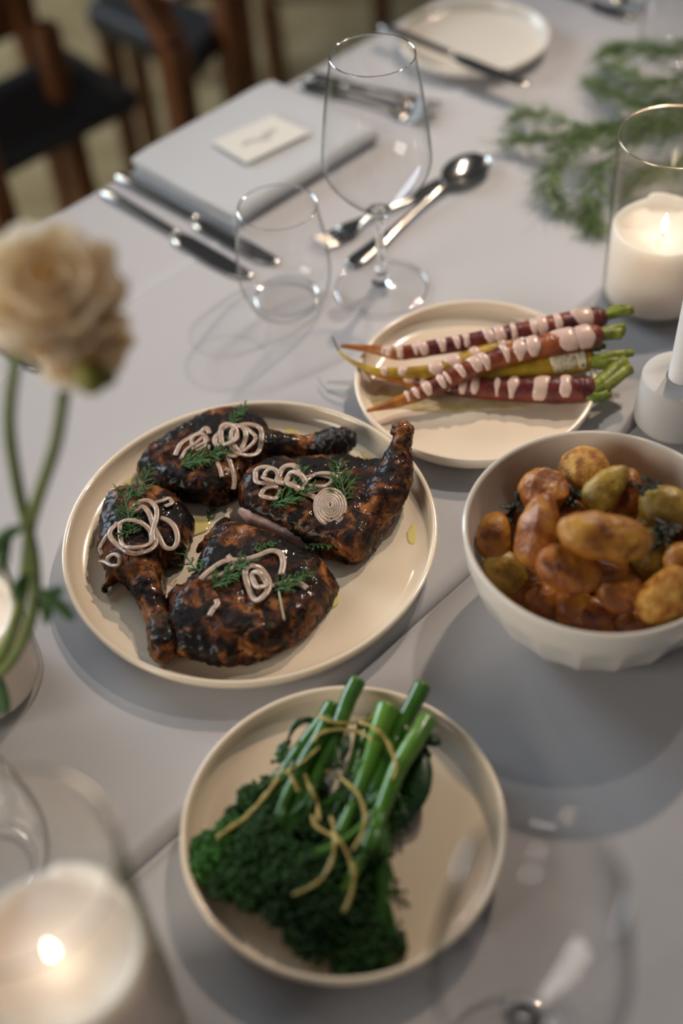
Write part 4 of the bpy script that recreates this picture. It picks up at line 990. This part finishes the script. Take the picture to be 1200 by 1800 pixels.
def spoon(end, tip, label, group=None, lift=0):
    d, s, u, L = frame(end, tip); root = thing('dessert_spoon', (end + tip) / 2, label, 'spoon', group); h0 = .003 + lift
    st = [(t_, w, h, h0 + .006 * max(0, t_/L - .35) / .3, 0) for t_, w, h in handle_st(L, h0)] + [(.70*L, .0045, .0016, h0 + .0055, 0), (.73*L, .0060, .0010, h0 + .0045, 0)]
    loft(st, end, d, s, u).build('handle', M_steel, root)
    V = []; F = []; nr, na = 8, 32; c0 = end + d * (.855 * L); bl, bw = .145 * L, .0215
    for sgn in (0, 1):
        for i in range(nr + 1):
            f = i / nr
            for k in range(na):
                a = 2 * math.pi * k / na; e = 1 + .12 * math.cos(a)
                V.append(c0 + d * bl * f * math.cos(a) + s * bw * f * e * math.sin(a) * (1 - .10 * math.cos(a)) + u * (h0 - .0025 + .0085 * f ** 2.2 + (0 if sgn else -.0011) + .0))
    for sgn in (0, 1):
        o = sgn * (nr + 1) * na
        for i in range(nr):
            for k in range(na):
                q = (o+i*na+k, o+i*na+(k+1) % na, o+(i+1)*na+(k+1) % na, o+(i+1)*na+k); F.append(q if sgn else q[::-1])
    o2 = (nr + 1) * na
    F += [(nr*na+k, nr*na+(k+1) % na, o2+nr*na+(k+1) % na, o2+nr*na+k) for k in range(na)]
    MB().add(V, F).build('bowl', M_steel, root)
    return root
gk = 'knives left of the napkin'
knife(at(206, 311), at(487, 467), 'steel dinner knife right beside the folded napkin', gk)
knife(at(182, 339), at(440, 492), 'steel knife further from the napkin, second in the pair', gk)
fork(at(790, 318), at(556, 438), 'dessert fork with tines toward the stemless glass, handle under the spoon side')
spoon(at(615, 470), at(850, 284), 'dessert spoon with its bowl up toward the fern, right of the wine glass')
gf = 'forks right of the napkin'
fork(at(545, 136), at(775, 196), 'steel dinner fork furthest back, seen through the wine glass', gf)
fork(at(528, 150), at(768, 220), 'steel fork nearer the front of the pair, seen through the wine glass', gf)
knife(at(668, 46, .021), at(928, 153, .020), 'steel knife resting across the rim of the far side plate', None, -.001)
knife(at(960, -22), at(1112, 36), 'steel knife at the top edge near the far glass', 'far setting cutlery')
fork(at(985, -45), at(1125, 22), 'steel fork at the top edge behind the far knife', 'far setting cutlery')
knife(at(-150, 470), at(80, 654), 'dark steel knife tip showing past the flower stem', None)

# ------------------------------------------------------------------ fern spray
def fern(path, label, seed, n=30, spread=.045):
    rnd = random.Random(seed); S = spline([at(x, y, z) for x, y, z in path], 40)
    b = S[len(S)//2]; root = thing('fern_sprig', (b[0], b[1], T), label, 'greenery', 'feathery fern sprigs'); m_ = len(S)
    MB().tube(S, np.linspace(.0012, .0005, m_), n=5).build('stem', M_fernstem, root)
    tg = np.gradient(S, axis=0); tg /= np.linalg.norm(tg, axis=1)[:, None]; fm = MB()
    for i in range(n):
        j = int((i + .5) / n * (m_ - 1)); p0 = S[j]
        for sg in (-1, 1):
            side = np.cross(tg[j], [0, 0, 1.0]) * sg; side /= np.linalg.norm(side)
            l = spread * rnd.uniform(.45, 1.0) * (1.1 - .7 * i / n); d = tg[j] * rnd.uniform(.7, 1.2) + side * rnd.uniform(.35, .9) + np.array([0, 0, rnd.uniform(-.25, .35)]); d /= np.linalg.norm(d)
            br = [p0 + d * l * f + np.array([0, 0, -.2 * l * f * f]) for f in (0, .33, .66, 1)]
            for q in br: q[2] = max(q[2], T + .003)
            fm.tube(br, [.0007, .0006, .0005, .0003], n=3, cap=False)
            for k in range(16):
                f = (k + 1) / 16; st = p0 + d * l * f; st[2] = max(st[2] - .2 * l * f * f, T + .003)
                dd = d * rnd.uniform(.5, 1.1) + np.array([rnd.gauss(0, .5), rnd.gauss(0, .5), rnd.gauss(0, .35)]); e = st + dd * rnd.uniform(.006, .016); e[2] = max(e[2], T + .002)
                fm.tube([st, e], [.00042, .00025], n=3, cap=False)
    fm.build('fronds', M_fern, root)['kind'] = 'stuff'
fern([(1290,170,.03),(1200,200,.03),(1110,225,.035),(1020,222,.03),(950,200,.02),(915,200,.012)], 'fern sprig reaching left toward the side plate', 1, spread=.035)
fern([(1290,215,.03),(1180,225,.035),(1080,232,.035),(1000,243,.03),(950,240,.022),(900,246,.012)], 'fern sprig with the leftmost tip', 2, spread=.032)
fern([(1250,200,.03),(1130,215,.045),(1050,240,.045),(990,275,.03),(965,320,.02),(985,365,.008)], 'fern sprig drooping onto the cloth right of the spoon', 3, spread=.032)
fern([(1280,220,.03),(1170,230,.04),(1090,260,.04),(1045,320,.025),(1040,370,.010),(1045,400,.006)], 'fern sprig hanging down beside the candle cylinder', 4, spread=.03)
fern([(1320,110,.04),(1230,130,.04),(1150,150,.04),(1090,120,.035),(1080,80,.02)], 'fern sprig curling up near the far glass', 5, spread=.04)
fern([(1330,60,.05),(1240,80,.05),(1170,90,.045),(1110,80,.035),(1070,90,.02)], 'uppermost fern sprig at the top corner', 6, spread=.04)
fern([(1330,260,.03),(1250,270,.03),(1190,290,.03),(1130,310,.025),(1100,330,.015)], 'fern sprig seen through the candle cylinder', 7, spread=.035)
fern([(1300,140,.03),(1220,165,.03),(1150,185,.03),(1080,165,.02),(1040,140,.008)], 'fern sprig in the middle of the spray', 8, spread=.035)

# ------------------------------------------------------------------ flowers close to the camera
def ranunculus(c, axis, Rf, layers, label, stem, leaves, calyx, seed, pm=M_petal):
    rnd = random.Random(seed); root = thing('cream_flower', (stem[-1][0], stem[-1][1], stem[-1][2]), label, 'flower', 'cream flowers at the left')
    z = np.asarray(axis, float); z /= np.linalg.norm(z); x = np.cross(z, [0.3, .2, 1.0]); x /= np.linalg.norm(x); y = np.cross(z, x)
    pmh = MB()
    for ly in range(layers):
        f = (ly + 1) / layers; m_ = 4 + int(5 * f); rad = Rf * (.25 + .75 * f); open_ = .25 + 1.15 * f
        for k in range(m_):
            a0 = 2 * math.pi * (k + .5 * (ly % 2) + rnd.uniform(-.1, .1)) / m_; wd = math.pi / m_ * 1.5; V = []; n1, n2 = 7, 7
            for i in range(n1):
                u = i / (n1 - 1); pol = math.pi - (math.pi - open_ * .0 - (1.9 - open_)) * 0 - u * (math.pi - (1.75 - open_ * .75 + .0))
                pol = math.pi * (1 - u) + (1.45 * f + .15) * u          # from the base up around the cup
                for j in range(n2):
                    w = (j / (n2 - 1) * 2 - 1) * wd * math.sin(math.pi * min(1, .15 + .85 * u) * .62) ; rr = rad * (1 + .07 * math.sin(w * 9 + k) * u + .04 * rnd.uniform(-1, 1) * u)
                    a = a0 + w; V.append(c + rr * (math.sin(pol) * (math.cos(a) * x + math.sin(a) * y) + math.cos(pol) * z * .8))
            pmh.add(V, [(i*n2+j, i*n2+j+1, (i+1)*n2+j+1, (i+1)*n2+j) for i in range(n1-1) for j in range(n2-1)])
    pmh.build('petals', pm, root)
    if calyx:
        mb = MB()
        for dx, r in calyx: mb.ico(dx, r, 2)
        tag(mb.build('flower_centre', M_petalg, root), 'olive green centre')
    S = spline(stem, 40); MB().tube(S, .0033, n=10).build('stem', M_stem, root)
    for lf in leaves:
        Q = spline(lf, 10); n_ = len(Q); MB().tube(Q, .0032 * np.sin(np.linspace(.15, 3.0, n_)) + .0004, .0007, 8, upv=(0.1, -.6, .7)).build('leaf', M_leaf, root)
    return root
vb = np.array([-.345, .415, T])
MB_v = tag(MB().lathe([(0, .001), (.020, .001), (.026, .008), (.030, .03), (.026, .055), (.014, .075), (.012, .095), (.0145, .105), (.0135, .105), (.011, .095), (.012, .075), (.024, .054), (.028, .03), (.02, .006), (0, .004)], vb, 48).build('bud_vase', M_vase, origin=vb),
           'small ceramic bud vase left of the candle cylinder holding the flower stems', 'vase')
f1 = atZ(82, 502, .585); f2 = atZ(152, 615, .60)
mouth = vb + np.array([0, 0, .03])
st1 = [atZ(38, 570, .60), atZ(16, 730, .625), atZ(32, 860, .65), atZ(58, 970, .67), atZ(60, 1060, .69), atZ(38, 1130, .715), atZ(0, 1182, .74), atZ(-70, 1215, .77), vb + np.array([.004, 0, .11]), mouth]
st2 = [atZ(112, 690, .615), atZ(98, 780, .63), atZ(70, 865, .648), atZ(52, 930, .664), atZ(44, 1010, .683), atZ(25, 1100, .712), atZ(-10, 1165, .742), atZ(-80, 1200, .775), vb + np.array([-.004, 0, .11]), mouth + [-.004, 0, 0]]
lv1 = [[atZ(64, 1035, .68), atZ(85, 1045, .68), atZ(100, 1040, .68), atZ(112, 1036, .68)], [atZ(62, 1040, .685), atZ(78, 1060, .69), atZ(82, 1080, .69), atZ(80, 1098, .69)], [atZ(70, 1050, .68), atZ(100, 1062, .68), atZ(118, 1078, .68), atZ(130, 1090, .68)],
       [atZ(45, 925, .66), atZ(20, 935, .66), atZ(0, 950, .66), atZ(-15, 975, .66)], [atZ(20, 940, .665), atZ(8, 965, .665), atZ(4, 990, .665), atZ(0, 1010, .665)], [atZ(-5, 1180, .74), atZ(2, 1210, .735), atZ(8, 1235, .73), atZ(12, 1258, .73)], [atZ(-10, 1190, .74), atZ(-4, 1215, .735), atZ(0, 1240, .73), atZ(-2, 1255, .73)],
       [atZ(50, 1010, .675), atZ(38, 1022, .672), atZ(30, 1040, .67), atZ(26, 1058, .67)]]
ranunculus(f1, (.15, -.35, .9), .036, 4, 'large blurred cream ranunculus bloom at the left edge', st1, lv1, None, 1)
ranunculus(f2, (.35, -.75, -.05), .024, 5, 'smaller cream bloom with an olive green centre below the large one', st2, [], [(f2 + np.array([.003, -.018, -.002]), .0085), (f2 + np.array([.010, -.016, -.004]), .005)], 2)
